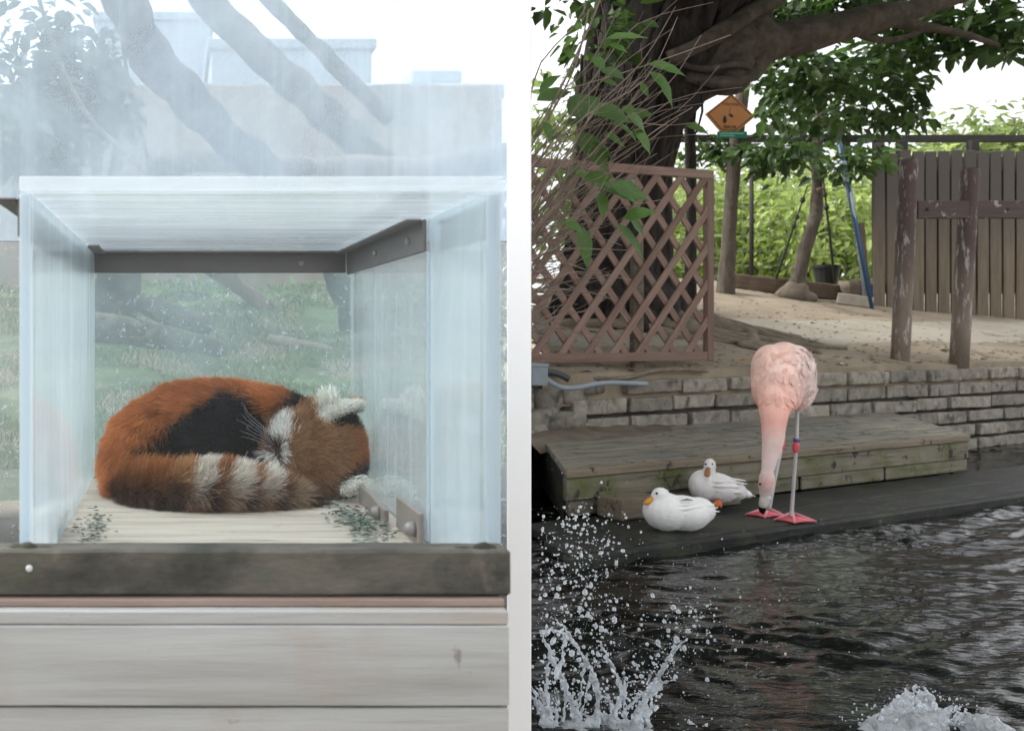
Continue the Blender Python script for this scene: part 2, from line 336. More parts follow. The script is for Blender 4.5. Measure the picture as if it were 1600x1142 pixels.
# ================================================================== the setting
def grid(xs, ys, fz):
    X, Y = np.meshgrid(xs, ys); Z = np.vectorize(fz)(X, Y); nx, ny = len(xs), len(ys)
    v = np.stack([X.ravel(), Y.ravel(), Z.ravel()], 1)
    i = np.arange(nx*ny).reshape(ny, nx); f = np.stack([i[:-1, :-1], i[:-1, 1:], i[1:, 1:], i[1:, :-1]], -1).reshape(-1, 4)
    return npmesh('sheet', v, f)
U = Vector((.8925, .4512, 0)); Nn = Vector((-.4512, .8925, 0)); ZZ = Vector((0, 0, 1))
BO = Vector((1.993, 5.227, 0))                 # front left corner of the timber platform, at water level
MU = frame(BO, U, Nn, ZZ)                      # frame of pond edge: s along it, w away from the water
def SW(s, w, z=0): return BO+U*s+Nn*w+ZZ*z
def wdist(x, y): return (x-3.385)*-.4512+(y-6.9)*.8925
def TZ(x, y):
    w = wdist(x, y)
    z = .72+.2*w if w < 5.2 else 1.76-min(1.0, (w-5.2)*.25)
    return z
def TZn(x, y): return TZ(x, y)+.035*noise.noise(Vector((x*1.3, y*1.3, 0)))+.012*noise.noise(Vector((x*5, y*5, 3)))
PT = Vector((.335, 1, 0)).normalized()          # line of the added partition between the two scenes
g = obj('ground', grid(np.linspace(-400, 400, 9), np.linspace(-20, 900, 9), lambda x, y: -.62), M_dirt); tag(g, kind='structure')
# terrace behind the pond wall, laid out along the wall
ss = np.linspace(-3.2, 16, 110); ws = np.concatenate([[.95], np.linspace(.98, 4, 50), np.linspace(4.2, 20, 30)])
S, W = np.meshgrid(ss, ws)
v = []
for s_, w_ in zip(S.ravel(), W.ravel()):
    p = SW(s_, w_); v.append((p.x, p.y, TZn(p.x, p.y) if w_ > .96 else .55))
i = np.arange(S.size).reshape(S.shape); f = np.stack([i[:-1, :-1], i[:-1, 1:], i[1:, 1:], i[1:, :-1]], -1).reshape(-1, 4)
v = np.array(v); keep = (v[f][:, :, 0]-.335*v[f][:, :, 1]).min(1) > 0.03
tag(obj('terrace', smooth(npmesh('terrace', v, f[keep])), M_dirt), kind='structure')
# pale trodden path on the terrace
v = []; ss = np.linspace(-2.2, 14, 120)
for k in range(9):
    for s_ in ss:
        e0 = 1.72+.16*noise.noise(Vector((s_*1.1, 0, 5))); e1 = 2.95+.22*noise.noise(Vector((s_*.9, 3, 9)))+.05*noise.noise(Vector((s_*6, 3, 9)))
        p = SW(s_, e0+(e1-e0)*k/8); v.append((p.x, p.y, TZn(p.x, p.y)+(.006 if 0 < k < 8 else -.01)))
i = np.arange(len(v)).reshape(9, 120); f = np.stack([i[:-1, :-1], i[:-1, 1:], i[1:, 1:], i[1:, :-1]], -1).reshape(-1, 4)
v = np.array(v); keep = (v[f][:, :, 0]-.335*v[f][:, :, 1]).min(1) > 0.03
tag(obj('path', smooth(npmesh('path', v, f[keep])), M_path), kind='structure')
# near-black bank below the stone wall
bk = bbox(14, .3, .98, .02, 2, 40, .02, 3); tag(obj('bank', bk, M_bank, None, MU @ Matrix.Translation((5.5, 1.14, -.14))), kind='structure')

# white partition, added to stand in for the blank strip between the scenes
pa = PT*0; a0 = Vector((.335*2.0, 2.0, 0)); a1 = Vector((.335*13, 13, 0)); side = Vector((PT.y, -PT.x, 0))
th = 38/1600*2.0*PT.y
pw = thing('added_partition', 'tall added white partition, made up to fill the strip between glass box and pond', 'wall', a0)
k = 0; L = (a1-a0).length; npan = 7
for j in range(npan):
    p0 = a0+PT*(L*j/npan+(.003 if j else 0)); p1 = a0+PT*(L*(j+1)/npan)
    z0, z1 = -.6, 3.6
    c = (p0+p1)/2; M = frame(Vector((c.x, c.y, (z0+z1)/2)), PT, Vector((-PT.y, PT.x, 0)), ZZ)
    obj('panel', bbox((p1-p0).length, th, z1-z0, .002), M_white, pw, M)

# ================================================================== left: the panda's glass box
XL, XR, D1, D2, ZF, ZT = -.166, .3555, 1.18, 2.10, .75, 1.215
M_side = film('dusty_acrylic_side', (.93, .97, .985), (.78, .87, .92), .26, .46, 3.2, (1, 1, .55), second=(15, (1, 1, .07), .50, .80, .16))
M_inner = film('clearer_acrylic', (.95, .98, .99), (.80, .87, .90), .10, .30, 4, (1, 1, .4), second=(13, (1, 1, .08), .52, .80, .22))
M_front = film('front_acrylic', (.985, .995, 1.0), (.80, .86, .90), .004, .018, 5, (1, 1, .5), base=.006, second=(60, (1, 1, 1), .66, .74, .06))
M_back = film('back_acrylic', (.93, .975, .985), (.70, .83, .86), .10, .26, 4, (1, 1, .6), second=(70, (1, 1, 1), .60, .70, .35))
M_top = film('frosted_top', (.93, .97, .99), (.84, .88, .91), .16, .36, 3, (.35, 3, 3), second=(14, (.1, 2, 2), .5, .7, .22))
M_pane = film('streaked_window', (.88, .95, 1.0), (.80, .89, .98), .19, .38, 4.0, (1, 1, .7), gloss=.3, second=(13, (1, 1, .05), .50, .80, .16))
M_paneD = film('lower_window', (.95, .985, 1.0), (.80, .87, .91), .12, .26, 3.0, (1, 1, .7), gloss=.3, second=(90, (1, 1, 1), .62, .70, .4))
M_rim = film('acrylic_rim', (.80, .87, .91), (.70, .77, .82), .45, .6, 6, (1, 1, .2), second=(9, (1, 1, .1), .5, .7, .1))
vb = thing('viewing_box', 'clear acrylic viewing box with dusty side sheets around the sleeping panda', 'glass box', ((XL+XR)/2, 1.6, ZF))
T_ = .012
def sheet(name, x0, x1, y0, y1, z0, z1, mat, par=vb, b=.0015):
    return obj(name, bbox(x1-x0, y1-y0, z1-z0, b), mat, par, Matrix.Translation(((x0+x1)/2, (y0+y1)/2, (z0+z1)/2)))
sheet('side_sheet', XL-T_, XL, D1, D2-.005, ZF+.004, ZT-.002, M_side)
sheet('side_sheet', XR, XR+T_, D1, 1.432, ZF+.004, ZT-.002, M_side)
sheet('side_sheet', XR+.001, XR+T_+.001, 1.436, D2-.005, ZF+.004, ZT-.002, M_inner)
sheet('roof_sheet', XL-T_-.002, XR+T_+.012, D1-.006, D2-.004, ZT, ZT+.017, M_top)
sheet('front_sheet', XL+.002, XR-.002, D1+.002, D1+.010, ZF+.02, ZT-.003, M_front)
# thick bluish cut edges of the sheets
sheet('sheet_edge', XL-T_-.001, XL-.001, D1-.010, D1-.001, ZF+.02, ZT-.003, M_rim)
sheet('sheet_edge', XR+.001, XR+T_+.004, D1-.010, D1-.001, ZF+.02, ZT-.003, M_rim)
sheet('seam_strip', XR-.004, XR-.001, 1.43, 1.438, ZF+.01, ZT-.05, M_rim)
# angle irons below the roof sheet
def angle(x0, x1, y0, y1, zt, name='angle_iron'):
    long_x = (x1-x0) > (y1-y0)
    r = sheet(name, x0, x1, y0, y1, zt-.040, zt, M_bracket, vb, .001)
    return r
br = sheet('angle_iron', XL-.01, XR-.0085, D2-.012, D2-.006, ZT-.046, ZT-.004, M_bracket)
sheet('angle_iron', XL-.01, XR-.034, D2-.040, D2-.013, ZT-.007, ZT-.003, M_bracket)
ri = sheet('angle_iron', XR-.008, XR-.003, 1.44, D2-.014, ZT-.050, ZT-.004, M_bracket)
sheet('angle_iron', XR-.033, XR-.009, 1.44, D2-.012, ZT-.008, ZT-.004, M_bracket)
sheet('angle_iron', XL-T_-.008, XL-T_-.003, 1.20, D2-.014, ZT-.050, ZT-.004, M_bracket)
sheet('angle_iron', XL-T_-.036, XL-T_-.009, 1.20, D2-.014, ZT-.008, ZT-.004, M_bracket)
sheet('angle_iron', XL+.002, XL+.024, 1.90, D2-.042, ZT-.010, ZT-.004, M_bracket)
sheet('angle_iron', XR+T_+.004, XR+T_+.009, 1.20, 1.44, ZT-.050, ZT-.004, M_bracket)
def bolt(p, ax, r, h, par, mat=M_bolt):
    tb = TB(); p = Vector(p); ax = Vector(ax)
    tb.tube([p, p+ax*h*.35, p+ax*h*.8, p+ax*h], [r, r, r*.8, r*.35], 10); return obj('bolt', tb.mesh(), mat, par)
for d in (1.53, 1.78): bolt((XR-.008, d, ZT-.028), (-1, 0, 0), .006, .005, vb)
bolt((XR-.10, D2-.012, ZT-.026), (0, -1, 0), .006, .004, vb)
# steel plates at the foot of the sides
def plate(x, d0, d1, z1a, z1b, mat=M_bracket2):
    lo = [(x-.004, d0, ZF+.001), (x+.004, d0, ZF+.001), (x+.004, d1, ZF+.001), (x-.004, d1, ZF+.001)]
    hi = [(x-.004, d0, z1a), (x+.004, d0, z1a), (x+.004, d1, z1b), (x-.004, d1, z1b)]
    return obj('foot_plate', hexa(lo, hi, .0012), mat, vb)
plate(XR-.030, 1.585, 1.80, ZF+.026, ZF+.034); plate(XR-.012, 1.434, 1.58, ZF+.048, ZF+.048)
plate(XL-.030, 1.585, 1.80, ZF+.026, ZF+.034); plate(XL-.022, 1.434, 1.58, ZF+.048, ZF+.048)
for x, sg in ((XR-.034, -1), (XL-.026, 1)): bolt((x, 1.62, ZF+.016), (sg, 0, 0), .010, .014, vb)
for x, sg in ((XR-.016, -1), (XL-.018, 1)): bolt((x, 1.455, ZF+.022), (sg, 0, 0), .011, .016, vb)
for j, (d0, d1) in enumerate(((1.17, 1.262), (1.266, 1.482), (1.487, 1.706), (1.710, 1.90), (1.904, 2.09))):
    obj('floor_board', bbox(XR-XL+.05, d1-d0, .022, .0025, 1, 8, .0006, j), M_floor, vb, Matrix.Translation(((XL+XR)/2-.022, (d0+d1)/2, ZF-.011)))
# window around and above the box
vw = thing('window', 'streaked and dusty glass window above and beside the panda box', 'window', (.1, D2+.02, .6))
xw0, xw1 = -.75, .335*2.13-.03
sheet('pane', xw0, xw1, D2+.004, D2+.014, ZT+.0235, 3.2, M_pane, vw)
sheet('pane', xw0, XL-T_-.004, D2+.004, D2+.014, .3, ZT+.018, M_paneD, vw)
sheet('pane', XR+T_+.018, xw1, D2+.004, D2+.014, .3, ZT+.018, M_paneD, vw)
sheet('pane', XL-T_+.002, XR+T_-.002, D2+.004, D2+.012, ZF, ZT-.03, M_back, vw)
sheet('glazing_bar', xw0, xw1, D2-.002, D2+.003, ZT+.019, ZT+.023, M_rim, vw)
# sill beam, strip and pale boards below the box
sb = thing('sill_beam', 'dark mossy timber sill beam below the glass box', 'beam', (.1, 1.14, .758))
zs1 = CZ-340/1600*1.15; zs0 = CZ-421/1600*1.12
obj('timber', bbox(1.53, .04, zs1-zs0, .003, 1, 60, .0012, 5), M_sill, sb, Matrix.Translation((-.398, 1.14, (zs0+zs1)/2)))
tb = TB()
for (x, hx, hz) in ((-.164, .014, .009), (-.176, .012, .007), (-.150, .016, .005), (.340, .015, .009), (.350, .009, .008), (.322, .018, .005)):
    tb.ell((x, 1.135, zs1-.004), (hx, .010, hz), None, 14, 10, .35, 60, x*9)
obj('moss_clump', tb.mesh(), surf('dark_moss', [(.02, .025, .015), (.05, .055, .03)], ns=30, vary=0, bump=.8), sb)
bolt((CZ*0+(46-PX)/1600*1.12, 1.1185, CZ-(887-PY)/1600*1.12), (0, -1, 0), .004, .003, sb, plain('bright_screw', (.6, .6, .6), .25))
cb = thing('board_cladding', 'pale weathered horizontal boards under the dark sill', 'boards', (.1, 1.1, .3))
def board(py0, py1, d, mat, t=.02, x0=-.9, x1=.3575):
    z1 = CZ-(py0-PY)/1600*d; z0 = CZ-(py1-PY)/1600*d
    return obj('board', bbox(x1-x0, t, z1-z0, .0015, 1, 30, .0005, int(py0)), mat, cb, Matrix.Translation(((x0+x1)/2, d+t/2, (z0+z1)/2)))
board(936, 948, 1.113, M_strip); board(954, 976, 1.10, M_pale); board(977.5, 1103, 1.098, M_pale); board(1106, 1240, 1.10, M_pale)
obj('dark_backing', bbox(1.25, .02, .6, .002), M_sill, cb, Matrix.Translation((-.29, 1.15, .46)))
# crumbs of dry moss on the floor boards
def crumbs(name, c, n, sx, sy, s, label):
    v = []; f = []
    for k in range(n):
        p = Vector((c[0]+random.gauss(0, sx), c[1]+random.gauss(0, sy), c[2]+abs(random.gauss(0, .004))))
        a = Matrix.Rotation(random.uniform(0, 6.3), 3, 'Z') @ Matrix.Rotation(random.uniform(-1, 1), 3, 'X'); q = s*random.uniform(.4, 1.3); b0 = len(v)
        for u in ((-1, -.25, 0), (.2, -.35, .2), (1, 0, 0), (.1, .35, .25)): v.append(p+a @ (Vector(u)*q))
        f.append((b0, b0+1, b0+2, b0+3))
    o = obj(name, npmesh(name, [tuple(x) for x in v], f), surf(name+'_mat', [(.08, .11, .085), (.16, .20, .16), (.26, .27, .22)], ns=60, vary=0, bump=.1)); return tag(o, label, 'moss', kind='stuff')
crumbs('moss_litter', (.285, 1.60, ZF+.003), 420, .018, .075, .007, 'grey green moss litter by the steel plates in the box')
crumbs('leaf_litter', (-.125, 1.52, ZF+.003), 160, .012, .07, .006, 'sparse crumbs of litter at the left end of the floor boards')

# enclosure behind the window
def LZ(x, y):
    t = min(1, max(0, (y-2.2)/5.3)); z = .70+.66*t+.06*noise.noise(Vector((x*1.2, y*1.2, 1)))*min(1, (y-2.1)) + .02*noise.noise(Vector((x*5, y*5, 4)))
    return z
me = grid(np.linspace(-4.5, 4.4, 130), np.linspace(2.135, 9.2, 110), LZ)
v = np.empty(len(me.vertices)*3, np.float32); me.vertices.foreach_get('co', v); v = v.reshape(-1, 3)
f = np.array([p.vertices[:] for p in me.polygons]); keep = (v[f][:, :, 0]-.335*v[f][:, :, 1]).max(1) < -.03
tag(obj('enclosure_slope', smooth(npmesh('enclosure_slope', v, f[keep])), M_slope), kind='structure')
# tufts of moss and grass on the slope
def blades(n, seed):
    rr = np.random.RandomState(seed); v = []; f = []; c = []
    for k in range(n):
        y = 2.4+5.4*rr.rand()**1.3; x = (-.22+.54*rr.rand())*y
        if noise.noise(Vector((x*1.7, y*1.7, 7))) < -.12: continue
        z = LZ(x, y); h = rr.uniform(.008, .022)*(1+.1*y); a = rr.uniform(0, 6.3); w = h*.16; lean = rr.uniform(.2, .9)*h; b0 = len(v)
        dx, dy = math.cos(a), math.sin(a)
        v += [(x-dy*w, y+dx*w, z), (x+dy*w, y-dx*w, z), (x+dx*lean*.5+dy*w*.6, y+dy*lean*.5-dx*w*.6, z+h*.7), (x+dx*lean, y+dy*lean, z+h)]
        f.append((b0, b0+1, b0+2, b0+3)); g_ = rr.uniform(.7, 1.4); t = rr.rand()
        col = (np.array((.07, .13, .035))*(1-t)+np.array((.16, .19, .08))*t)*g_ if noise.noise(Vector((x*4, y*3, 2)))+.3*rr.rand() < .32 else np.array((.30, .26, .18))*g_
        c += [col]*4
    me = npmesh('grass', v, f); vcol(me, np.array(c)); return me
tag(obj('grass', blades(60000, 3), M_leaf), 'mossy green grass covering the slope behind the panda', 'grass', kind='stuff')
def log(name, pts, rad, mat, label, cat='log', n=12, sub=9, group=None, wob=.42):
    tb = TB(); tb.tube(pts, rad, n+6, wob, 9, random.random()*9, 1, sub); return tag(obj(name, tb.mesh(), mat), label, cat, group)
log('leaning_timber', [P(150, -120, 4.2), P(225, 70, 4.3), P(330, 190, 4.5), P(415, 275, 4.6), P(520, 400, 4.75), P(560, 520, 4.9)], [.085, .085, .085, .08, .075, .07], M_logd, 'thick dark timber leaning down from the upper left behind the window')
log('leaning_timber', [P(250, -80, 5.4), P(380, 60, 5.4), P(480, 150, 5.4), P(600, 262, 5.4), P(760, 420, 5.4)], [.075, .08, .085, .085, .08], M_log, 'mottled grey timber leaning right of the thickest dark one', )
log('leaning_timber', [P(330, -90, 6.4), P(470, 50, 6.4), P(610, 190, 6.4)], [.05, .05, .045], M_log, 'pale slim timber high up against the bright sky')
log('vine_stem', [P(45, -60, 3.2), P(80, 60, 3.2), P(130, 170, 3.2), P(190, 235, 3.2), P(240, 285, 3.2), P(330, 400, 3.3)], [.007]*6, M_pale_bark, 'thin pale bent vine stem behind the upper left glass', 'stem', 6)
log('vine_stem', [P(188, -60, 3.6), P(193, 80, 3.6), P(212, 170, 3.6), P(236, 270, 3.6)], [.008]*4, M_log, 'thin grey stem rising beside the leaning dark timber', 'stem', 6)
log('cross_log', [P(230, 268, 5.0), P(330, 250, 5.0), P(470, 262, 5.0), P(600, 268, 4.9), P(690, 262, 4.8), P(800, 245, 4.7)], [.05, .055, .06, .065, .07, .07], M_pale_bark, 'pale horizontal log resting across the leaning timbers', 'log')
log('fallen_log', [P(60, 480, 3.4), P(150, 507, 3.4), P(250, 525, 3.4), P(350, 545, 3.5)], [.042, .045, .04, .03], M_log, 'grey fallen log lying on the slope left of centre')
log('fallen_log', [P(420, 530, 4.4), P(500, 545, 4.3), P(600, 575, 4.2)], [.02, .022, .02], M_pale_bark, 'thin pale broken branch on the grass right of centre', 'branch', 7)
log('tree_stump', [P(178, 530, 4.6), P(182, 460, 4.6), P(186, 380, 4.6), P(180, 300, 4.6)], [.12, .095, .085, .08], M_logd, 'dark upright stump behind the fallen grey log', 'stump')
log('leaning_stick', [P(300, 400, 5.6), P(360, 440, 5.6), P(430, 490, 5.6), P(470, 520, 5.6)], [.05, .05, .045, .04], M_pale_bark, 'pale leaning stick above the grass near the back opening', 'branch', 8)
log('dark_slab_log', [P(210, 470, 3.9), P(270, 490, 3.9), P(330, 515, 3.9)], [.03, .05, .035], M_logd, 'low dark log half sunk behind the fallen grey log', 'log')
# back of the enclosure and buildings beyond
bw = obj('enclosure_wall', bbox(7.5, .3, 3.0, .02, 1, 30, .02, 4), M_backwall, None, Matrix.Translation((-.8, 9.4, 1.75))); tag(bw, 'tan rock textured wall closing the enclosure behind the timbers', 'wall')
def building(px0, px1, py, d, mat, label, dep=4, wins=0):
    a = P(px0, py, d); b = P(px1, py, d); zb = -.6
    r = thing('building', label, 'building', ((a.x+b.x)/2, d, zb))
    obj('wall', bbox(b.x-a.x, dep, a.z-zb, .03), mat, r, Matrix.Translation(((a.x+b.x)/2, d+dep/2, (a.z+zb)/2)))
    obj('parapet', bbox(b.x-a.x+.2, dep+.2, .25, .03), M_bldg, r, Matrix.Translation(((a.x+b.x)/2, d+dep/2, a.z-.12+.003)))
    for k in range(wins):
        for j in range(2):
            x = a.x+(b.x-a.x)*(k+.7)/(wins+.4); obj('window', bbox(.9, .06, 1.1, .01), M_glassdark, r, Matrix.Translation((x, d-.01, a.z-1.4-1.9*j)))
    return r
building(330, 581, 62, 24, M_bldg, 'tall pale building beyond the enclosure wall', 5, 0)
building(560, 776, 133, 16, M_bgrey, 'wide grey green building under the white sky', 4, 0)
building(650, 712, 112, 20, M_bldg, 'small pale rooftop block on the horizon right of the tall building', 3, 0)
building(150, 330, 20, 30, M_bldg, 'distant pale building behind the leaning dark timber', 5, 0)
# ================================================================== right: pond edge
def rockmesh(L, W, H, seed, rough=.12):
    rr = random.Random(seed); bm = bmesh.new(); bmesh.ops.create_cube(bm, size=1.0)
    bmesh.ops.subdivide_edges(bm, edges=bm.edges[:], cuts=2, use_grid_fill=True)
    for v in bm.verts:
        c = v.co*2; m = max(abs(c.x), abs(c.y), abs(c.z)); l = c.length
        q = c*(1-.22*(l-m)/max(l, .01)*1.2)
        q += noise.noise_vector(c*1.3+Vector((seed*5.1, 0, 0)))*rough
        v.co = Vector((q.x*L/2, q.y*W/2, q.z*H/2))
    return bm_mesh('rock', bm, True)
def stonemesh(L, W, H, seed):
    me = bbox(L, W, H, .012, 2, max(2, int(L/.06)), .006, seed, 'stone'); return me
wall = thing('stone_wall', 'low weathered wall of long grey stone bricks behind the platform', 'wall', SW(3, 1.1, 0))
obj('mortar', bbox(12.2, .26, .98, .01, 1, 60, .012, 9), M_mortar, wall, MU @ Matrix.Translation((6.25, 1.13, .215)))
rs = random.Random(11)
CH = .118
for c in range(6):
    zc = .715-.058-c*CH; s = 1.02+rs.uniform(0, .3)
    if c == 0: s = 1.55
    if c >= 3: s = 4.05+rs.uniform(-.1, .2)
    while s < 9.6:
        L = rs.uniform(.42, .66)
        if c == 0 and 2.1 < s < 2.2: L = .5
        o = obj('stone', stonemesh(L-.034, .20, CH-rs.uniform(.020, .032), rs.randint(0, 999)), M_stone, wall,
                MU @ Matrix.Translation((s+L/2, 1.03+rs.uniform(-.012, .012)-(.02 if c == 0 else 0), zc+rs.uniform(-.004, .004))) @ Matrix.Rotation(rs.uniform(-.015, .015), 4, 'Y'))
        s += L
# broken left end: rough rocks
for k, (s, w, z, L, H) in enumerate(((.62, .98, .60, .26, .15), (.80, .96, .47, .34, .14), (.66, .92, .40, .30, .10), (1.04, .96, .46, .30, .12), (.92, 1.0, .60, .22, .16), (1.12, .99, .62, .22, .11), (.52, .96, .50, .22, .2), (1.28, .98, .655, .2, .07))):
    obj('stone', rockmesh(L, .22, H, k+3), M_stone, wall, MU @ Matrix.Translation((s, w+.05, z)) @ Matrix.Rotation(rs.uniform(-.2, .2), 4, 'Y'))
# dirt lying between platform and wall on the left
v = []; ns_ = 30
for k in range(5):
    for j in range(ns_):
        s = .45+1.6*j/(ns_-1); w = .60+.40*k/4; v.append(SW(s, w, .375+.05*k/4+.02*noise.noise(Vector((s*7, w*7, 0)))-(0.05 if k == 0 else 0)-.03*max(0, s-1.2)))
i = np.arange(len(v)).reshape(5, ns_); f = np.stack([i[:-1, :-1], i[:-1, 1:], i[1:, 1:], i[1:, :-1]], -1).reshape(-1, 4)
tag(obj('soil', smooth(npmesh('soil', [tuple(p) for p in v], f)), M_root), kind='structure')
# timber platform: skewed left end, two long top planks, worn edge, front beams
SKW = .84
pf = thing('timber_platform', 'long weathered wooden platform with mossy front below the stone wall', 'platform', SW(2, .4, 0))
def slab(name, s0, s1, w0, w1, z0, z1, mat, par, slope=.0, skew0=SKW, skew1=SKW, b=.004):
    def q(s, w, z, k): return (s+k*w, w, z+slope*w)
    lo = [q(s0, w0, z0, skew0), q(s1, w0, z0, skew1), q(s1, w1, z0, skew1), q(s0, w1, z0, skew0)]
    hi = [q(s0, w0, z1, skew0), q(s1, w0, z1, skew1), q(s1, w1, z1, skew1), q(s0, w1, z1, skew0)]
    return obj(name, hexa(lo, hi, b), mat, par, MU)
slab('plank', 0, 3.80, .058, .40, .285, .323, M_bench, pf, .07)
slab('plank', .0, 3.80, .406, .72, .285, .323, M_bench, pf, .07)
slab('plank', .0, 3.80, .726, .94, .285, .320, M_bench, pf, .07)
slab('edge_board', -.004, 3.79, -.012, .056, .283, .326, M_edge, pf, .0, SKW, SKW, .006)
slab('front_beam', .0, 3.78, .0, .09, .165, .281, M_mossy, pf, 0, .8, .8, .006)
slab('front_beam', .02, 1.93, .014, .10, .082, .163, M_mossy, pf, 0, .8, .8, .006)
slab('front_beam', 1.945, 2.80, .004, .10, .082, .163, M_mossy, pf, 0, .8, .8, .008)
slab('front_beam', 2.815, 3.77, .004, .10, .082, .163, M_mossy, pf, 0, .8, .8, .008)
slab('end_board', .005, .05, .095, .90, .03, .282, M_wet_shade, pf, .06, SKW, SKW)  # near-black timber colour paints the shade on this left end
slab('end_board', 3.72, 3.77, .11, .90, .03, .282, M_mossy, pf, .06, SKW, SKW)
for k in range(6): slab('joist', .3+.62*k, .36+.62*k, .12, .9, .2, .283, M_wet_shade, pf, .07)
st = thing('wet_step', 'dark wet landing step at the water edge under the birds', 'step', SW(2, -.3, 0))
ez = (-.633, -.60)
slab('plank', -.36, 6.4, -.60, -.33, .03, .080, M_wet_shade, st, .0, .45, 0, .006)
slab('plank', -.30, 6.4, -.322, -.005, .03, .079, M_wet_shade, st, .0, .35, 0, .006)
slab('nosing', -.42, 6.4, -.66, -.606, -.005, .076, M_wet_shade, st, .0, .45, 0, .008)
for k in range(5): slab('bearer', .2+1.3*k, .3+1.3*k, -.58, .6, -.6, .028, M_wet_shade, st, 0, 0, 0)
bl = obj('wood_block', bbox(.30, .16, .105, .010, 2, 5, .006, 4), M_edge, None, MU @ Matrix.Translation((.34, -.10, .1345)) @ Matrix.Rotation(.03, 4, 'Z')); tag(bl, 'short pale timber block on the wet step behind the front duck', 'block')
bl = obj('wood_block', bbox(.46, .12, .07, .008, 2, 5, .006, 6), M_mossy, None, MU @ Matrix.Translation((.96, -.075, .117)) @ Matrix.Rotation(-.01, 4, 'Z')); tag(bl, 'flat dark timber offcut lying behind the ducks against the platform', 'block')

# ================================================================== lattice panel
p0 = P(770, 571, 6.72); p1 = P(1112, 571, 7.42); p0.z = TZ(p0.x, p0.y)+.01; p1.z = p0.z
ML, LL = axes(p0, p1); ML.translation = p0; HL = 1.37
la = thing('lattice_panel', 'red brown diagonal wooden lattice panel in front of the big tree', 'lattice', (p0+p1)/2)
fw = .062
def lbeam(name, a, b, y, w, t, k=0):
    A = ML @ Vector((a[0], y, a[1])); B = ML @ Vector((b[0], y, b[1])); M, L = axes(A, B, ML.to_3x3() @ Vector((0, -1, 0)))
    return obj(name, bbox(L, w, t, .003, 1, 0, 0, k), M_lat, la, M)
lbeam('frame_rail', (0, HL-fw/2), (LL, HL-fw/2), 0, fw, .045); lbeam('frame_rail', (0, fw/2), (LL-fw-.002, fw/2), 0, fw, .045)
lbeam('frame_stile', (LL-fw/2, 0), (LL-fw/2, HL-fw-.002), 0, fw, .045); lbeam('frame_stile', (fw/2, fw+.002), (fw/2, HL-fw-.002), 0, fw, .045)
sp = .226
for dirn, y in ((1, -.012), (-1, .006)):
    k0 = -int(HL/sp)-2 if dirn == 1 else 0
    for k in range(-14, 22):
        x0 = k*sp+.05; pts = []
        lo, hi = (fw*.6, HL-fw*.6); xl, xh = (fw*.6, LL-fw*.6)
        # slat line: x = x0 + dirn*z*0.82
        m = .86*dirn
        za, zb = lo, hi
        def X(z): return x0+m*z
        if X(za) > X(zb): pass
        zs = [z for z in ((xl-x0)/m, (xh-x0)/m)]
        zmin, zmax = max(lo, min(zs)), min(hi, max(zs))
        if zmax-zmin > .05:
            lbeam('slat', (X(zmin), zmin), (X(zmax), zmax), y, .052, .014, k)
mid = ML @ Vector((LL*.66, .05, 0)); beam('support_post', mid-ZZ*.1, mid+ZZ*.86, .075, .075, M_pale_bark, la, (1, 0, 0), .012, 4, .006, 3)

# ================================================================== paired posts with a bar
po = thing('post_barrier', 'two leaning round maroon posts with peeling paint joined by a bar', 'barrier', P(1450, 562, 8.6))
def rpost(a, b, r):
    tb = TB(); a = Vector(a); b = Vector(b); tb.tube([a+(b-a)*t for t in (0, .2, .4, .6, .8, .985, 1)], [r*1.02, r, r*.99, r*1.01, r, r*.99, r*.9], 18, .05, 3, a.x)
    return obj('post', tb.mesh(), M_post, po)
rpost(P(1406, 578, 8.6), P(1420, 250, 8.6), .069); rpost(P(1498, 576, 8.7), P(1516, 264, 8.7), .070)
M, L = axes(P(1431, 328, 8.62), P(1660, 328, 8.75), (0, -1, 0)); obj('crossbar', bbox(L, .15, .05, .006, 1, 8, .002, 3), M_bar, po, M)
for px in (1446, 1571): bolt(P(px, 328, 8.62)+Vector((0, -.026, 0)), (0, -1, 0), .014, .008, po, M_rail)

# ================================================================== plank fence, rail, wire fence
fe = thing('plank_fence', 'tall fence of upright grey brown planks behind the maroon posts', 'fence', P(1480, 485, 13))
x = 1364; k = 0; rf = random.Random(4)
while x < 1660:
    w = 19.0; top = 236+rf.uniform(-1.5, 1.5)+(0 if x > 1385 else -12)
    if 1384 < x < 1400: top = 240
    a = P(x+w/2, 489, 13); b = P(x+w/2+rf.uniform(-.6, .6), top, 13); a.z = TZ(a.x, a.y)-.05
    beam('plank', a, b, (w-1.7)/1600*13, .03, M_plank, fe, (0, -1, 0), .004, 4, .003, k); x += 20.2; k += 1
for y in (262, 440): beam('back_rail', P(1362, y, 13.06), P(1660, y, 13.06), .09, .05, M_plank, fe, (0, -1, 0))
beam('dark_backing', P(1366, 352, 13.11), P(1660, 352, 13.11), 1.75, .02, M_rail, fe, (0, -1, 0))  # dark sheet added behind to stand for the dim space in the slits
for px in (1372, 1409, 1520, 1640): beam('fence_post', P(px, 495, 13.19), P(px, 220, 13.19), .1, .1, M_rail, fe, (0, -1, 0))
ra = beam('top_rail', P(1040, 217, 13.28), P(1670, 217, 13.28), .075, .09, M_rail); tag(ra, 'long dark horizontal rail running above the fence and saplings', 'rail')
wf = thing('wire_fence', 'thin wire mesh fence in front of the bright bushes', 'fence', P(1230, 455, 14.6))
fa = P(1000, 430, 15.3); fb = P(1366, 468, 13.9); fa.z = TZ(fa.x, fa.y); fb.z = TZ(fb.x, fb.y); tb = TB()
nv = 26
for k in range(nv+1):
    a = fa+(fb-fa)*k/nv; tb.tube([a, Vector((a.x, a.y, 3.42))], [.004, .004], 4)
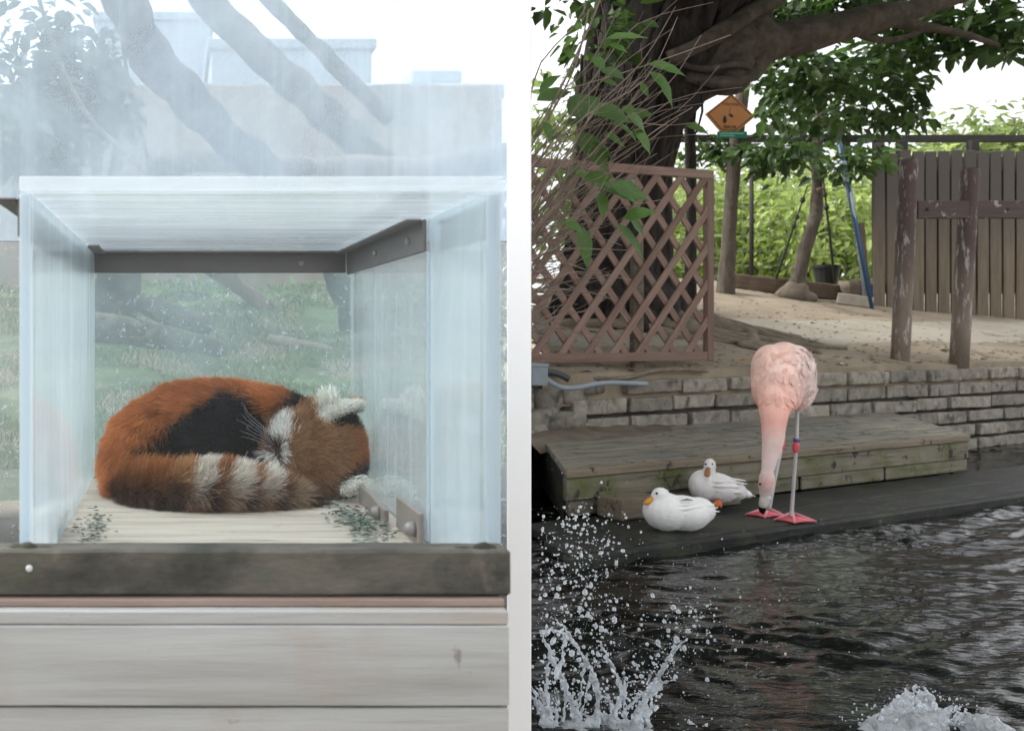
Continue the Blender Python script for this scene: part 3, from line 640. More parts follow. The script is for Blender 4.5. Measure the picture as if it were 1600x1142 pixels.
for k in range(10):
    t = k/9; a = Vector((fa.x, fa.y, fa.z+(3.4-fa.z)*t)); b = Vector((fb.x, fb.y, fb.z+(3.4-fb.z)*t)); tb.tube([a, b], [.0035, .0035], 4)
tag(obj('wire_mesh', tb.mesh(), M_wire, wf), kind='stuff')
for k in (0, .5, 1):
    a = fa+(fb-fa)*k; tb = TB(); tb.tube([a, Vector((a.x, a.y, 3.45))], [.03, .03], 8); obj('fence_post', tb.mesh(), M_rail, wf)
# edging timbers, block, pots at the foot of the wire fence
e0 = P(1142, 449, 13.7); e1 = P(1306, 462, 13.4)
for a, b, lab in ((P(1142, 449, 13.7), P(1236, 455, 13.5), 'old brown edging timber between the straight trunk and the crooked sapling'), (P(1250, 459, 13.4), P(1310, 463, 13.4), 'short brown edging timber right of the crooked sapling')):
    a.z = TZ(a.x, a.y)+.10; b.z = TZ(b.x, b.y)+.10; tag(beam('edging_timber', a, b, .16, .2, M_timber, None, (0, 0, 1), .015, 6, .012, 2), lab, 'timber', 'timbers edging the terrace')
a = P(1308, 468, 13.0); b = P(1364, 475, 12.8); a.z = TZ(a.x, a.y)+.06; b.z = TZ(b.x, b.y)+.06
tag(beam('concrete_block', a, b, .2, .14, M_block, None, (0, 0, 1), .012, 3, .006, 3), 'pale concrete kerb block at the foot of the plank fence', 'block')
def pot(px, py, d, r, h, lab):
    p = P(px, py, d); p.z = TZ(p.x, p.y)+.15; tb = TB(); tb.tube([p, p+ZZ*h*.85, p+ZZ*h*.86, p+ZZ*h], [r*.75, r, r*1.12, r*1.12], 14); o = obj('plant_pot', tb.mesh('pot', False), M_pot); tag(o, lab, 'pot')
pot(1291, 445, 13.9, .16, .26, 'black plastic plant pot under the taut right hand rope')
ru = obj('rock', rockmesh(.42, .3, .34, 31, .3), M_root); ru.matrix_basis = Matrix.Translation(P(1340, 458, 13.3)); tag(ru, 'brown rough stump of rock beside the plank fence', 'rock')
ru = obj('rock', rockmesh(.24, .2, .26, 35, .3), M_block); ru.matrix_basis = Matrix.Translation(P(1357, 452, 13.2)); tag(ru, 'small pale stone against the plank fence edge', 'rock')
# blue poles leaning on the fence
def pole(a, b, r, mat, lab, name='blue_pole', tip=None):
    t = thing(name, lab, 'pole', a, 'poles leaning by the plank fence'); tb = TB(); tb.tube([a, b], [r, r], 10); obj('shaft', tb.mesh(), mat, t)
    if tip: tb = TB(); a = Vector(a); b = Vector(b); tb.tube([a+(b-a)*tip, a+(b-a)*(tip+.03)], [r*1.35, r*1.35], 10); obj('collar', tb.mesh(), M_bluelt, t)
pole(P(1362, 470, 12.75), P(1309, 214, 12.85), .028, M_blue, 'longest dark blue pole leaning against the fence end', tip=.82)
pole(P(1364, 362, 12.6)+Vector((0, 0, -1.0)), P(1318, 262, 12.8), .022, M_blue, 'second blue pole tucked beside the longest one', tip=.9)
pole(P(1352, 470, 12.8), P(1330, 300, 12.7), .016, M_bluelt, 'thin pale blue pole nearest the bushes', tip=.5)
beam_o = beam('leaning_board', P(1356, 468, 12.9), P(1346, 348, 12.95), .06, .03, M_timber, None, (0, -1, 0)); tag(beam_o, 'narrow brown board propped upright beside the blue poles', 'board')

# ================================================================== warning sign on the rail
SD = 12.9
sg = thing('warning_sign', 'orange diamond warning sign with dark drop and leaf symbols', 'sign', P(1140, 207, SD))
def spoly(pts, c=(1140, 180)): return [((x-c[0])/F*SD, -(y-c[1])/F*SD) for x, y in pts]
MS = Matrix.Translation(P(1140, 180, SD)) @ Matrix.Rotation(R(3), 4, 'Y')
obj('board', prism(spoly([(1140, 147), (1179, 181), (1150, 208), (1127, 208), (1101, 181)]), .02), M_orange, sg, MS)
def strip(a, b, w, mat, y=-.0225):
    a = Vector((*spoly([a])[0], 0)); b = Vector((*spoly([b])[0], 0)); d = (b-a).normalized(); n_ = Vector((-d.y, d.x, 0))*w/F*SD/2
    q = [a+n_, a-n_, b-n_, b+n_]; o = obj('border_line', prism([(p.x, p.y) for p in q], .003), mat, sg, MS @ Matrix.Translation((0, -.0195, 0)))
bp = [(1140, 150), (1174.5, 180.5), (1149, 204), (1128, 204), (1105, 180.5)]
for k in range(5): strip(bp[k], bp[(k+1) % 5], 1.6, M_brown)
def drop(c, r, a, mat):
    pts = []
    for k in range(16):
        t = 2*math.pi*k/16; q = math.sin(t); rad = r*(1+.55*max(0, q)**3); x = rad*math.cos(t)*(.75-.25*max(0, q)); y = rad*q*1.15
        pts.append((c[0]+x*math.cos(a)-y*math.sin(a), c[1]-(x*math.sin(a)+y*math.cos(a))))
    obj('symbol', prism(spoly(pts), .003), mat, sg, MS @ Matrix.Translation((0, -.0205, 0)))
drop((1131.5, 189), 4.2, 0.05, M_black); drop((1141.5, 181.5), 2.7, 1.0, M_black)
strip((1139.5, 168), (1138, 177), .8, M_brown)
for s, y, z in (('CAUTION', 164, 5.6), ('落果注意', 199.5, 5.2)):
    me = text_mesh(s, z/F*SD); o = obj('lettering', me, M_brown, sg, MS @ Matrix.Translation((0, -.0215, -(y-180)/F*SD)) @ Matrix.Rotation(R(90), 4, 'X'))
pl = thing('name_plate', 'small green plate with pale lines below the orange sign', 'plate', P(1145, 212, SD))
MP = Matrix.Translation(P(1143.5, 211, SD-.01)); w2, h2 = 23/F*SD, 5.2/F*SD
obj('plate', prism([(-w2, -h2), (w2, -h2), (w2, h2), (-w2, h2)], .012), M_green, pl, MP)
for (x0, x1, yy) in ((-20, 18, 1.9), (-20, 4, -1.7)):
    x = x0; rr = random.Random(int(yy*10))
    while x < x1:
        w = rr.uniform(1.2, 3.2); obj('print_mark', prism([(x/F*SD, (yy-.9)/F*SD), ((x+w)/F*SD, (yy-.9)/F*SD), ((x+w)/F*SD, (yy+.9)/F*SD), (x/F*SD, (yy+.9)/F*SD)], .002), M_greenlt, pl, MP @ Matrix.Translation((0, -.0125, 0))); x += w+.9

# ================================================================== pipe box, conduit, hose on the left end of the wall
pb = thing('junction_box', 'grey plastic junction box on the broken left end of the wall', 'box', P(840, 590, 6.4))
obj('case', bbox(.10, .09, .12, .008, 2), M_grey, pb, Matrix.Translation(P(840, 587, 6.4))); obj('lid', bbox(.112, .10, .02, .005, 2), M_grey, pb, Matrix.Translation(P(840, 570.5, 6.4)))
def hose(pts, r, mat, lab, name='conduit'):
    tb = TB(); tb.tube(pts, [r]*len(pts), 10, sub=5); tag(obj(name, tb.mesh(), mat), lab, 'hose')
hose([P(848, 586, 6.4), P(862, 598, 6.36), P(880, 606, 6.36), P(905, 605, 6.42), P(930, 600, 6.5), P(960, 598, 6.6), P(1010, 600, 6.75)], .017, M_grey, 'pale grey bent conduit coming out of the junction box')
hose([P(850, 580, 6.5), P(872, 584, 6.5), P(890, 593, 6.48)], .022, plain('dark_hose', (.06, .065, .07), .5), 'short dark hose behind the pale conduit', 'hose')
hose([P(915, 590, 6.7), P(955, 592, 6.74), P(990, 588, 6.85), P(1020, 580, 6.95), P(1060, 577, 7.05), P(1105, 579, 7.15)], .016, M_root, 'thin grey root running along the wall top below the lattice', 'surface_root')
# grit and leaf bits trodden into the terrace
rl = np.random.RandomState(17); v = []; f = []; c = []
for k in range(1500):
    s = rl.uniform(.6, 9.5); w = 1.05+4*rl.rand()**2; p = SW(s, w)
    if p.x < .36*p.y: continue
    q = rl.uniform(.006, .022)*(1 if rl.rand() < .85 else 1.8); a = rl.uniform(0, 6.3); b0 = len(v); z = TZn(p.x, p.y)+.006
    for (u, t, h) in ((-1, 0, 0), (0, -.5, .3), (1, 0, .1), (0, .5, .35)): v.append((p.x+q*(u*math.cos(a)-t*math.sin(a)), p.y+q*(u*math.sin(a)+t*math.cos(a)), z+q*h))
    f.append((b0, b0+1, b0+2, b0+3)); c += [np.array(((.30, .20, .10), (.10, .08, .06), (.34, .30, .24), (.16, .12, .07))[rl.randint(4)])*rl.uniform(.7, 1.2)]*4
me = npmesh('litter', v, f); vcol(me, np.array(c)); tag(obj('ground_litter', me, attr_mat('litter', .9, .1)), 'scattered grit and dry leaf bits on the dirt terrace', 'litter', kind='stuff')
# fallen leaves on the terrace
for k, (px, py, d) in enumerate(((1160, 560, 7.7), (1312, 574, 7.95), (1190, 548, 8.0), (1075, 575, 7.2))):
    p = P(px, py, d); p.z = TZ(p.x, p.y)+.02; o = obj('fallen_leaf', npmesh('fl', [(-.05, 0, 0), (-.01, -.022, .012), (.06, 0, .004), (0, .022, .015)], [(0, 1, 2, 3)]), plain('dry_leaf_%d' % k, ((.55, .30, .12), (.50, .46, .36), (.45, .28, .14), (.4, .3, .18))[k], .7), None, Matrix.Translation(p) @ Matrix.Rotation(k*1.3, 4, 'Z'))
    tag(o, ('orange fallen leaf on the dirt left of the flamingo', 'pale curled leaf at the wall top right of the flamingo', 'brown dry leaf on the pale path', 'small tan leaf on the wall below the lattice')[k], 'leaf')
# ================================================================== vegetation
def leafmesh(name, pos, dirs, size, col, rr, width=.24, fold=.10, droop=.12):
    n = len(pos); dirs = dirs/np.linalg.norm(dirs, axis=1, keepdims=True)
    q = rr.normal(size=(n, 3)); q[:, 2] *= .35
    side = np.cross(dirs, np.array([0, 0, 1.0])+.6*q); side /= np.maximum(np.linalg.norm(side, axis=1, keepdims=True), 1e-6); up = np.cross(side, dirs)
    T = np.array([(0, 0, 0), (.3, -width, fold), (.68, -width*.85, fold*.7-droop*.4), (1, 0, -droop), (.68, width*.85, fold*.7-droop*.4), (.3, width, fold)])
    v = pos[:, None, :]+size[:, None, None]*(T[None, :, 0:1]*dirs[:, None, :]+T[None, :, 1:2]*side[:, None, :]+T[None, :, 2:3]*up[:, None, :])
    b = np.arange(n)[:, None]*6; f = np.concatenate([b+np.array([[0, 1, 2, 3]]), b+np.array([[0, 3, 4, 5]])], 0)
    me = npmesh(name, v.reshape(-1, 3), f); vcol(me, np.repeat(col, 6, 0)); return me
def cloud(regions, rr, per, csize, lsize, c0, c1, flat=.7):
    """leaf sprays: clumps inside ellipsoid regions given as (centre, radii, number of clumps)"""
    pos = []; dirs = []; size = []; col = []
    for (c, r, k) in regions:
        u = rr.normal(size=(k, 3)); u /= np.linalg.norm(u, axis=1, keepdims=True); u *= rr.rand(k, 1)**.45
        cc = np.array(c)+u*np.array(r)
        for q in cc:
            ax = rr.normal(size=3); ax[2] *= .4; ax /= np.linalg.norm(ax)
            t = rr.rand(per)*2-1; p = q+ax*t[:, None]*csize*1.3+rr.normal(size=(per, 3))*csize*.42*np.array([1, 1, flat])
            d = ax*np.sign(t)[:, None]*.6+(p-q)/csize*.6+rr.normal(size=(per, 3))*.5+np.array([0, 0, -.35])
            pos.append(p); dirs.append(d); size.append(lsize*rr.uniform(.45, 1.35, per)); m = rr.rand(per, 1)*.6+rr.rand()*.4
            col.append((np.array(c0)*(1-m)+np.array(c1)*m)*rr.uniform(.75, 1.25, (per, 1)))
    return np.concatenate(pos), np.concatenate(dirs), np.concatenate(size), np.concatenate(col)
def reg(px, py, d, rx, ry, rd, k): return (P(px, py, d), (rx/F*d, rd, ry/F*d), k)

# ---- the big fig tree
rr = np.random.RandomState(5); rd = random.Random(3)
TD = 9.4
tb0 = P(960, 470, TD); fig = thing('fig_tree', 'huge dark rooted fig tree with unseen leaf clumps added over the pond', 'tree', (tb0.x, tb0.y, TZ(tb0.x, tb0.y)))
tb = TB()
main = [P(955, 520, TD), P(958, 460, TD), P(962, 380, TD), P(972, 280, TD), P(990, 170, TD), P(1030, 70, TD), P(1075, -60, TD), P(1100, -260, TD)]
tb.tube(main, [.62, .50, .40, .36, .46, .62, .72, .6], 26, .28, 2.6, 2, 1, 7)
for k in range(34):                                   # fused aerial roots that make up the trunk
    a = rd.uniform(0, 6.28); q = []; rads = []
    for j, p in enumerate(main):
        R0 = [.66, .50, .40, .36, .46, .62, .70, .6][j]; aa = a+.25*math.sin(j*1.3+k); q.append(p+Vector((math.cos(aa), math.sin(aa), 0))*R0*rd.uniform(.86, 1.03)); rads.append(rd.uniform(.03, .085))
    tb.tube(q, rads, 7, .3, 5, k, 1, 4)
obj('trunk', tb.mesh('trunk'), M_bark, fig)
tb = TB()
tb.tube([P(1060, 110, TD-.1), P(1110, 95, TD-.25), P(1160, 75, TD-.3), P(1210, 64, TD-.3), P(1290, 48, TD-.3), P(1370, 28, TD-.2), P(1440, 12, TD), P(1540, -20, TD+.3)], [.30, .33, .27, .155, .15, .125, .085, .05], 18, .22, 3, 4, 1, 7)
tb.ell(P(1135, 112, TD-.3), (.27, .25, .18), None, 20, 14, .35, 4, 3); tb.ell(P(1172, 60, TD-.3), (.2, .2, .3), None, 18, 12, .3, 4, 8)
tb.tube([P(1175, 90, TD-.35), P(1180, 30, TD-.3), P(1200, -60, TD-.2)], [.16, .15, .13], 14, .2, 3, 9, 1, 5)
tb.tube([P(1045, 92, TD-.62), P(1095, 68, TD-.66), P(1150, 35, TD-.6), P(1215, -5, TD-.5)], [.06, .07, .075, .08], 10, .25, 4, 6, 1, 5)
tb.tube([P(1070, 120, TD-.5), P(1120, 128, TD-.55), P(1170, 122, TD-.5), P(1188, 85, TD-.45), P(1180, 40, TD-.5)], [.05, .055, .06, .06, .05], 9, .3, 5, 16, 1, 5)
tb.tube([P(1060, 100, TD-.6), P(1100, 108, TD-.62), P(1150, 100, TD-.62), P(1175, 110, TD-.5)], [.025, .03, .035, .02], 7, .3, 5, 26, 1, 5)
tb.tube([P(1372, 30, TD-.2), P(1430, 40, TD-.2), P(1500, 52, TD-.2), P(1560, 72, TD-.1)], [.075, .045, .032, .02], 9, .2, 4, 6, 1, 5)
tb.tube([P(1330, 45, TD-.2), P(1370, 62, TD), P(1410, 60, TD+.2), P(1460, 40, TD+.4)], [.05, .035, .025, .015], 8, .2, 4, 6, 1, 5)
obj('limb', tb.mesh('limb'), M_limb, fig)
tb = TB()
for k in range(26):                                   # hanging and spreading roots
    x = rd.uniform(1035, 1092); y0 = rd.uniform(90, 150); y1 = y0+rd.uniform(40, 130); d = TD-rd.uniform(.1, .6)
    tb.tube([P(x, y0, d), P(x+rd.uniform(-8, 8), (y0+y1)/2, d), P(x+rd.uniform(-14, 6), y1, d)], [rd.uniform(.008, .02), .012, .004], 5, .2, 6, k, 1, 3)
for k in range(18):
    x = rd.uniform(905, 1000); y0 = rd.uniform(70, 150); d = TD-rd.uniform(.45, .6)
    tb.tube([P(x, y0, d), P(x+rd.uniform(-8, 8), y0+50, d), P(x+rd.uniform(-14, 12), y0+rd.uniform(70, 130), d)], [rd.uniform(.006, .015), .01, .004], 5, .2, 6, k, 1, 3)
tb.tube([P(1078, 470, 10.6), P(1080, 330, 10.6), P(1078, 210, 10.5), P(1070, 110, 10.2)], [.06, .05, .05, .06], 10, .2, 4, 3, 1, 6)
obj('aerial_root', tb.mesh('aerial_root'), M_bark, fig)
tb = TB()
for k in range(26):
    a = rd.uniform(-1.9, 1.2); L0 = rd.uniform(.7, 1.55); q = []; rads = []
    for j in range(7):
        t = j/6; rad = .35+L0*t; ang = a+.5*math.sin(t*5+k)*t+.12*math.sin(t*13+2*k); x = tb0.x+math.cos(ang)*rad*1.05; y = tb0.y+math.sin(ang)*rad*.55-.1; q.append(Vector((x, y, TZn(x, y)+.16*(1-t)**2+.01))); rads.append((.075*(1-t)+.014)*rd.uniform(.6, 1.3))
    tb.tube(q, rads, 8, .3, 5, k, 1, 3)
obj('surface_root', tb.mesh('surface_root'), M_root, fig)
CR = [reg(1240, 125, 10.6, 60, 55, .8, 15), reg(1300, 145, 11, 70, 60, .9, 19), reg(1390, 165, 11, 65, 40, .9, 14), reg(1425, 175, 11, 25, 18, .5, 5), reg(1290, 10, 10.6, 110, 22, .8, 18), reg(1450, 18, 10.4, 70, 26, .8, 15),
      reg(1480, 70, 10.4, 45, 18, .8, 6), reg(1545, 45, 10, 45, 35, .8, 14), reg(1560, 115, 9.6, 22, 25, .5, 7), reg(1215, 35, 11, 30, 25, .6, 8), reg(1195, 175, 12, 45, 50, .6, 11), reg(1120, 180, 12.6, 50, 40, .5, 12), reg(1380, 95, 11.2, 50, 30, .7, 14),
      reg(1230, 240, 12.6, 75, 22, .4, 20), reg(1325, 255, 12.9, 22, 26, .3, 7), reg(1350, 228, 13.4, 30, 12, .3, 4), reg(905, 35, 8.6, 22, 26, .4, 6), reg(925, 85, 8.8, 20, 22, .4, 5), reg(850, -5, 7.5, 40, 14, .4, 3),
      reg(1150, -170, 8.6, 330, 90, 1.4, 130), reg(1480, -170, 9, 190, 80, 1.4, 70), reg(980, -260, 8, 200, 120, 1.6, 70), reg(1350, -380, 8, 400, 140, 1.8, 150),  # unseen clumps above the view, added for reflection and shade
      ((3.2, 6.2, 4.6), (2.6, 1.6, .6), 150), ((4.2, 4.4, 4.3), (2.6, 1.2, .5), 110), ((7.2, 7.0, 5.2), (1.8, 1.8, .7), 90), ((9.4, 9.6, 5.6), (2.0, 1.6, .7), 90), ((6.4, 5.2, 4.6), (1.5, 1.2, .6), 70)]  # unseen clumps over the pond, added to darken its reflections
p_, d_, s_, c_ = cloud(CR, rr, 23, .23, .155, (.022, .055, .018), (.10, .18, .04))
qx, qy = PX+p_[:, 0]/p_[:, 1]*F, PY+(CZ-p_[:, 2])/p_[:, 1]*F
kp = ~((qx > 1092) & (qx < 1188) & (qy > 138) & (qy < 224)) & ~((qx > 1452) & (qy > 92) & (qy < 215)) & ~((qx > 1190) & (qy > 207) & (qy < 225) & (rr.rand(len(qx)) < .75)) & ~((qx < 950) & (qy > -25) & (rr.rand(len(qx)) < .7))   # clear of the sign, the rail and the open sky
p_, d_, s_, c_ = p_[kp], d_[kp], s_[kp], c_[kp]
obj('crown', leafmesh('crown', p_, d_, s_, c_, rr), M_leaf, fig)['kind'] = 'stuff'

# ---- slim trees by the wire fence
M_youngbark = surf('young_bark', [(.055, .045, .036), (.10, .083, .066), (.15, .126, .10)], (5, 5, 1), 5, rough=.9, bump=.8, bdist=.015, vary=.1, spots=[((.16, .14, .12), 6, .58, .7)])
def young(name, lab, pts, rad, crown, mat=None, flare=True):
    b = Vector(pts[0]); t = thing(name, lab, 'tree', (b.x, b.y, TZ(b.x, b.y))); tb = TB(); tb.tube(pts, rad, 12, .2, 5, b.x, 1, 6)
    obj('trunk', tb.mesh(), mat or M_youngbark, t)
    if crown:
        q = cloud(crown, rr, 26, .2, .13, (.02, .045, .015), (.09, .16, .04)); obj('crown', leafmesh('crown', *q, rr), M_leaf, t)['kind'] = 'stuff'
    return t
y1 = young('straight_tree', 'straight slim grey trunk between the lattice and the edging timber', [P(1133, 468, 13), P(1137, 400, 13), P(1142, 320, 13), P(1149, 240, 13), P(1160, 150, 13), P(1175, 40, 13)], [.115, .085, .08, .08, .075, .06], [reg(1120, 235, 13.2, 40, 14, .3, 8)])
tb = TB(); tb.tube([P(1158, 218, 13), P(1175, 214, 12.95), P(1200, 205, 12.9), P(1230, 190, 12.9)], [.035, .03, .02, .012], 7, .2, 5, 1, 1, 4); obj('branch', tb.mesh(), M_pale_bark, y1)
y2 = young('crooked_sapling', 'crooked sapling with a swollen root base, tied with green rope', [P(1237, 468, 13.2), P(1247, 430, 13.2), P(1263, 375, 13.2), P(1275, 330, 13.2), P(1277, 290, 13.2), P(1276, 245, 13.2), P(1280, 190, 13.2), P(1284, 120, 13.2)], [.10, .08, .075, .075, .065, .065, .06, .05], [reg(1290, 190, 13.4, 40, 30, .4, 10)])
tb = TB(); tb.ell(P(1240, 459, 13.15), (.20, .2, .16), None, 16, 12, .6, 6, 2); tb.ell(P(1252, 466, 13.1), (.16, .16, .1), None, 12, 8, .6, 6, 5); obj('root_ball', tb.mesh(), M_root, y2)
tb = TB(); tb.tube([P(1279, 298, 13.12), P(1287, 294, 13.05)], [.04, .025], 8, .2); obj('branch_stub', tb.mesh(), M_pale_bark, y2)
tb = TB(); tb.tube([P(1268, 230, 13.08), P(1276, 236, 13.08), P(1285, 240, 13.1), P(1292, 252, 13.1)], [.012]*4, 6, sub=4); tag(obj('tie_rope', tb.mesh(), M_ropeg), 'green rope knotted round the crooked sapling', 'rope')
for a, b, lab in ((P(1262, 290, 13.2), P(1211, 440, 13.5), 'taut dark rope running down left of the crooked sapling'), (P(1282, 240, 13.2), P(1304, 438, 13.5), 'taut dark rope running down right of the crooked sapling')):
    tb = TB(); tb.tube([a+(b-a)*t for t in (0, .3, .5, .7, 1)], [.008, .01, .014, .016, .016], 6)
    for t in (.15, .32, .42): tb.ell(a+(b-a)*t, (.03, .03, .04), None, 8, 6, .3)
    tag(obj('guy_rope', tb.mesh(), M_rope), lab, 'rope', 'ropes staying the sapling')

# ---- bright bushes beyond the fence, each one a plant
ords = ['leftmost', 'second from left', 'third from left', 'fourth from left', 'fifth from left', 'sixth from left', 'rightmost']
for k, (px, d, top, rx) in enumerate(((1010, 20, 255, 90), (1105, 22, 235, 70), (1175, 19, 290, 60), (1230, 23, 240, 70), (1290, 19.5, 300, 60), (1345, 22, 250, 70), (1420, 21, 260, 80))):
    cy = (top+480)/2; b = P(px, 480, d); t = thing('bush', 'bright yellow green bush beyond the wire fence, %s of seven' % ords[k], 'bush', (b.x, b.y, .7), 'bushes beyond the wire fence')
    q = cloud([reg(px, cy, d, rx, (480-top)/2+20, 1.6, 95)], rr, 34, .34, .20, (.20, .30, .06), (.50, .60, .18)); obj('crown', leafmesh('crown', *q, rr, width=.2), M_leaf, t)['kind'] = 'stuff'
    tb = TB()
    for j in range(4): tb.tube([Vector((b.x+.1*j, b.y, .6)), P(px+rd.uniform(-20, 20), cy+60, d), P(px+rd.uniform(-60, 60), cy-20, d)], [.05, .04, .015], 6, sub=3)
    obj('stem', tb.mesh(), M_pale_bark, t)
for k, (px, d, top, bot, rx, lab) in enumerate(((1575, 34, 165, 330, 70, 'pale feathery tree far beyond the plank fence on the right'), (1490, 40, 200, 330, 60, 'low pale tree far behind the middle of the plank fence'), (900, 30, 120, 420, 90, 'far pale tree behind the dry twigs on the left'))):
    b = P(px, bot, d); t = thing('far_tree', lab, 'tree', (b.x, b.y, .5)); q = cloud([reg(px, (top+bot)/2, d, rx, (bot-top)/2, 2.4, 60)], rr, 26, .6, .34, (.13, .20, .05), (.32, .40, .14)); obj('crown', leafmesh('crown', *q, rr), M_leaf, t)['kind'] = 'stuff'
    tb = TB(); tb.tube([Vector((b.x, b.y, .3)), P(px, (top+bot)/2, d), P(px+10, top+20, d)], [.2, .15, .05], 8, sub=4); obj('trunk', tb.mesh(), M_pale_bark, t)

# ---- leafy stems in front, on the left
bs = thing('leafy_shrub', 'tangle of dry stems with long green leaves in front of the lattice', 'shrub', P(780, 640, 5.0))
tb = TB()
for k in range(120):
    u = rd.random(); d = rd.uniform(4.5, 5.4)
    if k < 70:                                        # steep stems fanning up
        x0 = rd.uniform(770, 832); y0 = rd.uniform(280, 470); ang = rd.gauss(1.02, .20); L0 = rd.uniform(170, 420)
    else:                                             # low ones reaching across the lattice
        x0 = rd.uniform(775, 830); y0 = rd.uniform(350, 520); ang = rd.gauss(.42, .22); L0 = rd.uniform(70, 190)
    pts = [P(x0-30, y0+30, d)]
    for j in range(1, 5):
        t = j/4; a = ang-.25*t*rd.uniform(.2, 1.2); pts.append(P(x0+math.cos(a)*L0*t, y0-math.sin(a)*L0*t, d-.1*t))
    r0 = rd.uniform(.0016, .0042); tb.tube(pts, [r0, r0, r0*.85, r0*.7, r0*.35], 5, 0, 1, 0, 1, 3)
    for j in range(2):
        p = pts[2+j]; tb.tube([p, p+Vector((rd.uniform(-.02, .1), 0, rd.uniform(-.02, .10)))], [.0014, .0006], 4)
for q, r0 in (([(900, 270), (960, 250), (1030, 200), (1082, 168)], .004), ([(920, 285), (1000, 230), (1060, 185)], .003), ([(870, 145), (980, 112), (1060, 85), (1142, 55)], .0038), ([(862, 215), (960, 192), (1040, 196), (1085, 192)], .003), ([(880, 345), (930, 333), (985, 322), (1045, 310)], .003), ([(835, 215), (880, 130), (930, 20), (950, -40)], .006), ([(815, 250), (860, 180), (900, 100), (920, 15)], .0055), ([(960, 165), (985, 120)], .002), ([(985, 180), (1030, 135)], .002), ([(850, 300), (905, 285), (960, 240), (1010, 215)], .003)):
    tb.tube([P(x, y, 4.75) for x, y in q], [r0*(1-.12*j) for j in range(len(q))], 6, 0, 1, 0, 1, 4)
sm = obj('stem', tb.mesh(), M_twig, bs); sm['kind'] = 'stuff'
M_bl = surf('long_leaf', [(.035, .085, .018), (.07, .15, .03), (.11, .20, .045)], (1.5, 6, 6), 3, rough=.4, bump=.2, vary=.3, spec=.5)
nt = M_bl.node_tree; bsdf = nt.nodes['Principled BSDF']; tl = nt.nodes.new('ShaderNodeBsdfTranslucent'); tl.inputs[0].default_value = (.13, .28, .04, 1); mx = nt.nodes.new('ShaderNodeMixShader'); mx.inputs[0].default_value = .35
nt.links.new(bsdf.outputs[0], mx.inputs[1]); nt.links.new(tl.outputs[0], mx.inputs[2]); nt.links.new(mx.outputs[0], nt.nodes['Material Output'].inputs['Surface'])
def bigleaf(curl):
    n = 8; v = []; f = []
    for j in range(n+1):
        t = j/n; w = .5*math.sin(math.pi*min(1, t*1.02)**.8)**.9*(1 if j < n else 0); zc = -curl*t*t; wav = .02*math.sin(t*17)
        v += [(t, -w, .22*w+zc+wav), (t, 0, zc), (t, w, .22*w+zc-wav)]
    for j in range(n):
        for k in (0, 1): a = j*3+k; f.append((a, a+1, a+4, a+3))
    return smooth(npmesh('leaf', v, f))
BL = [bigleaf(c) for c in (.05, .18, .35)]
for me in BL: me.materials.append(M_bl)
LV = [(945, 62, 1005, 58, 15), (950, 70, 978, 78, 11), (925, 90, 945, 104, 16), (938, 108, 972, 122, 17), (1012, 100, 1066, 112, 13), (1012, 112, 1058, 152, 20), (842, 145, 872, 120, 18), (838, 158, 890, 140, 18), (888, 180, 930, 150, 34), (918, 178, 962, 170, 22), (930, 172, 985, 185, 26), (978, 182, 1016, 200, 20), (985, 180, 1018, 178, 14), (880, 195, 912, 188, 14), (897, 208, 955, 258, 24), (945, 212, 975, 228, 18), (988, 200, 1018, 235, 17), (925, 222, 965, 240, 12), (1070, 195, 1104, 208, 13), (915, 285, 955, 272, 22), (935, 300, 948, 335, 16), (952, 288, 1008, 310, 22), (965, 300, 1000, 318, 18), (975, 342, 1018, 326, 18), (930, 290, 985, 312, 20), (905, 352, 920, 412, 17), (876, 344, 908, 356, 13), (960, 350, 1004, 400, 16), (985, 345, 1008, 366, 13), (985, 282, 1002, 300, 12), (905, 255, 885, 280, 12), (868, 262, 880, 290, 12), (850, 190, 862, 215, 12), (1000, 130, 1012, 150, 9), (975, 165, 990, 180, 12), (955, 195, 1000, 205, 16), (940, 125, 965, 135, 10), (898, 270, 930, 280, 12)]
for k, (x0, y0, x1, y1_, w) in enumerate(LV):
    d = 4.7+rd.uniform(-.12, .12); a = P(x0, y0, d); b = P(x1, y1_, d+rd.uniform(-.08, .08)); b = a+(b-a)*1.12; x = b-a; L0 = x.length; xn = x/L0
    up = Vector((rd.uniform(-.3, .3), -.75, rd.uniform(.35, .8))); z = (up-xn*up.dot(xn)).normalized(); y = z.cross(xn); ww = w/F*d*1.4
    M = frame(a, xn*L0, y*ww, z*L0*.8); obj('leaf', BL[k % 3], None, bs, M)
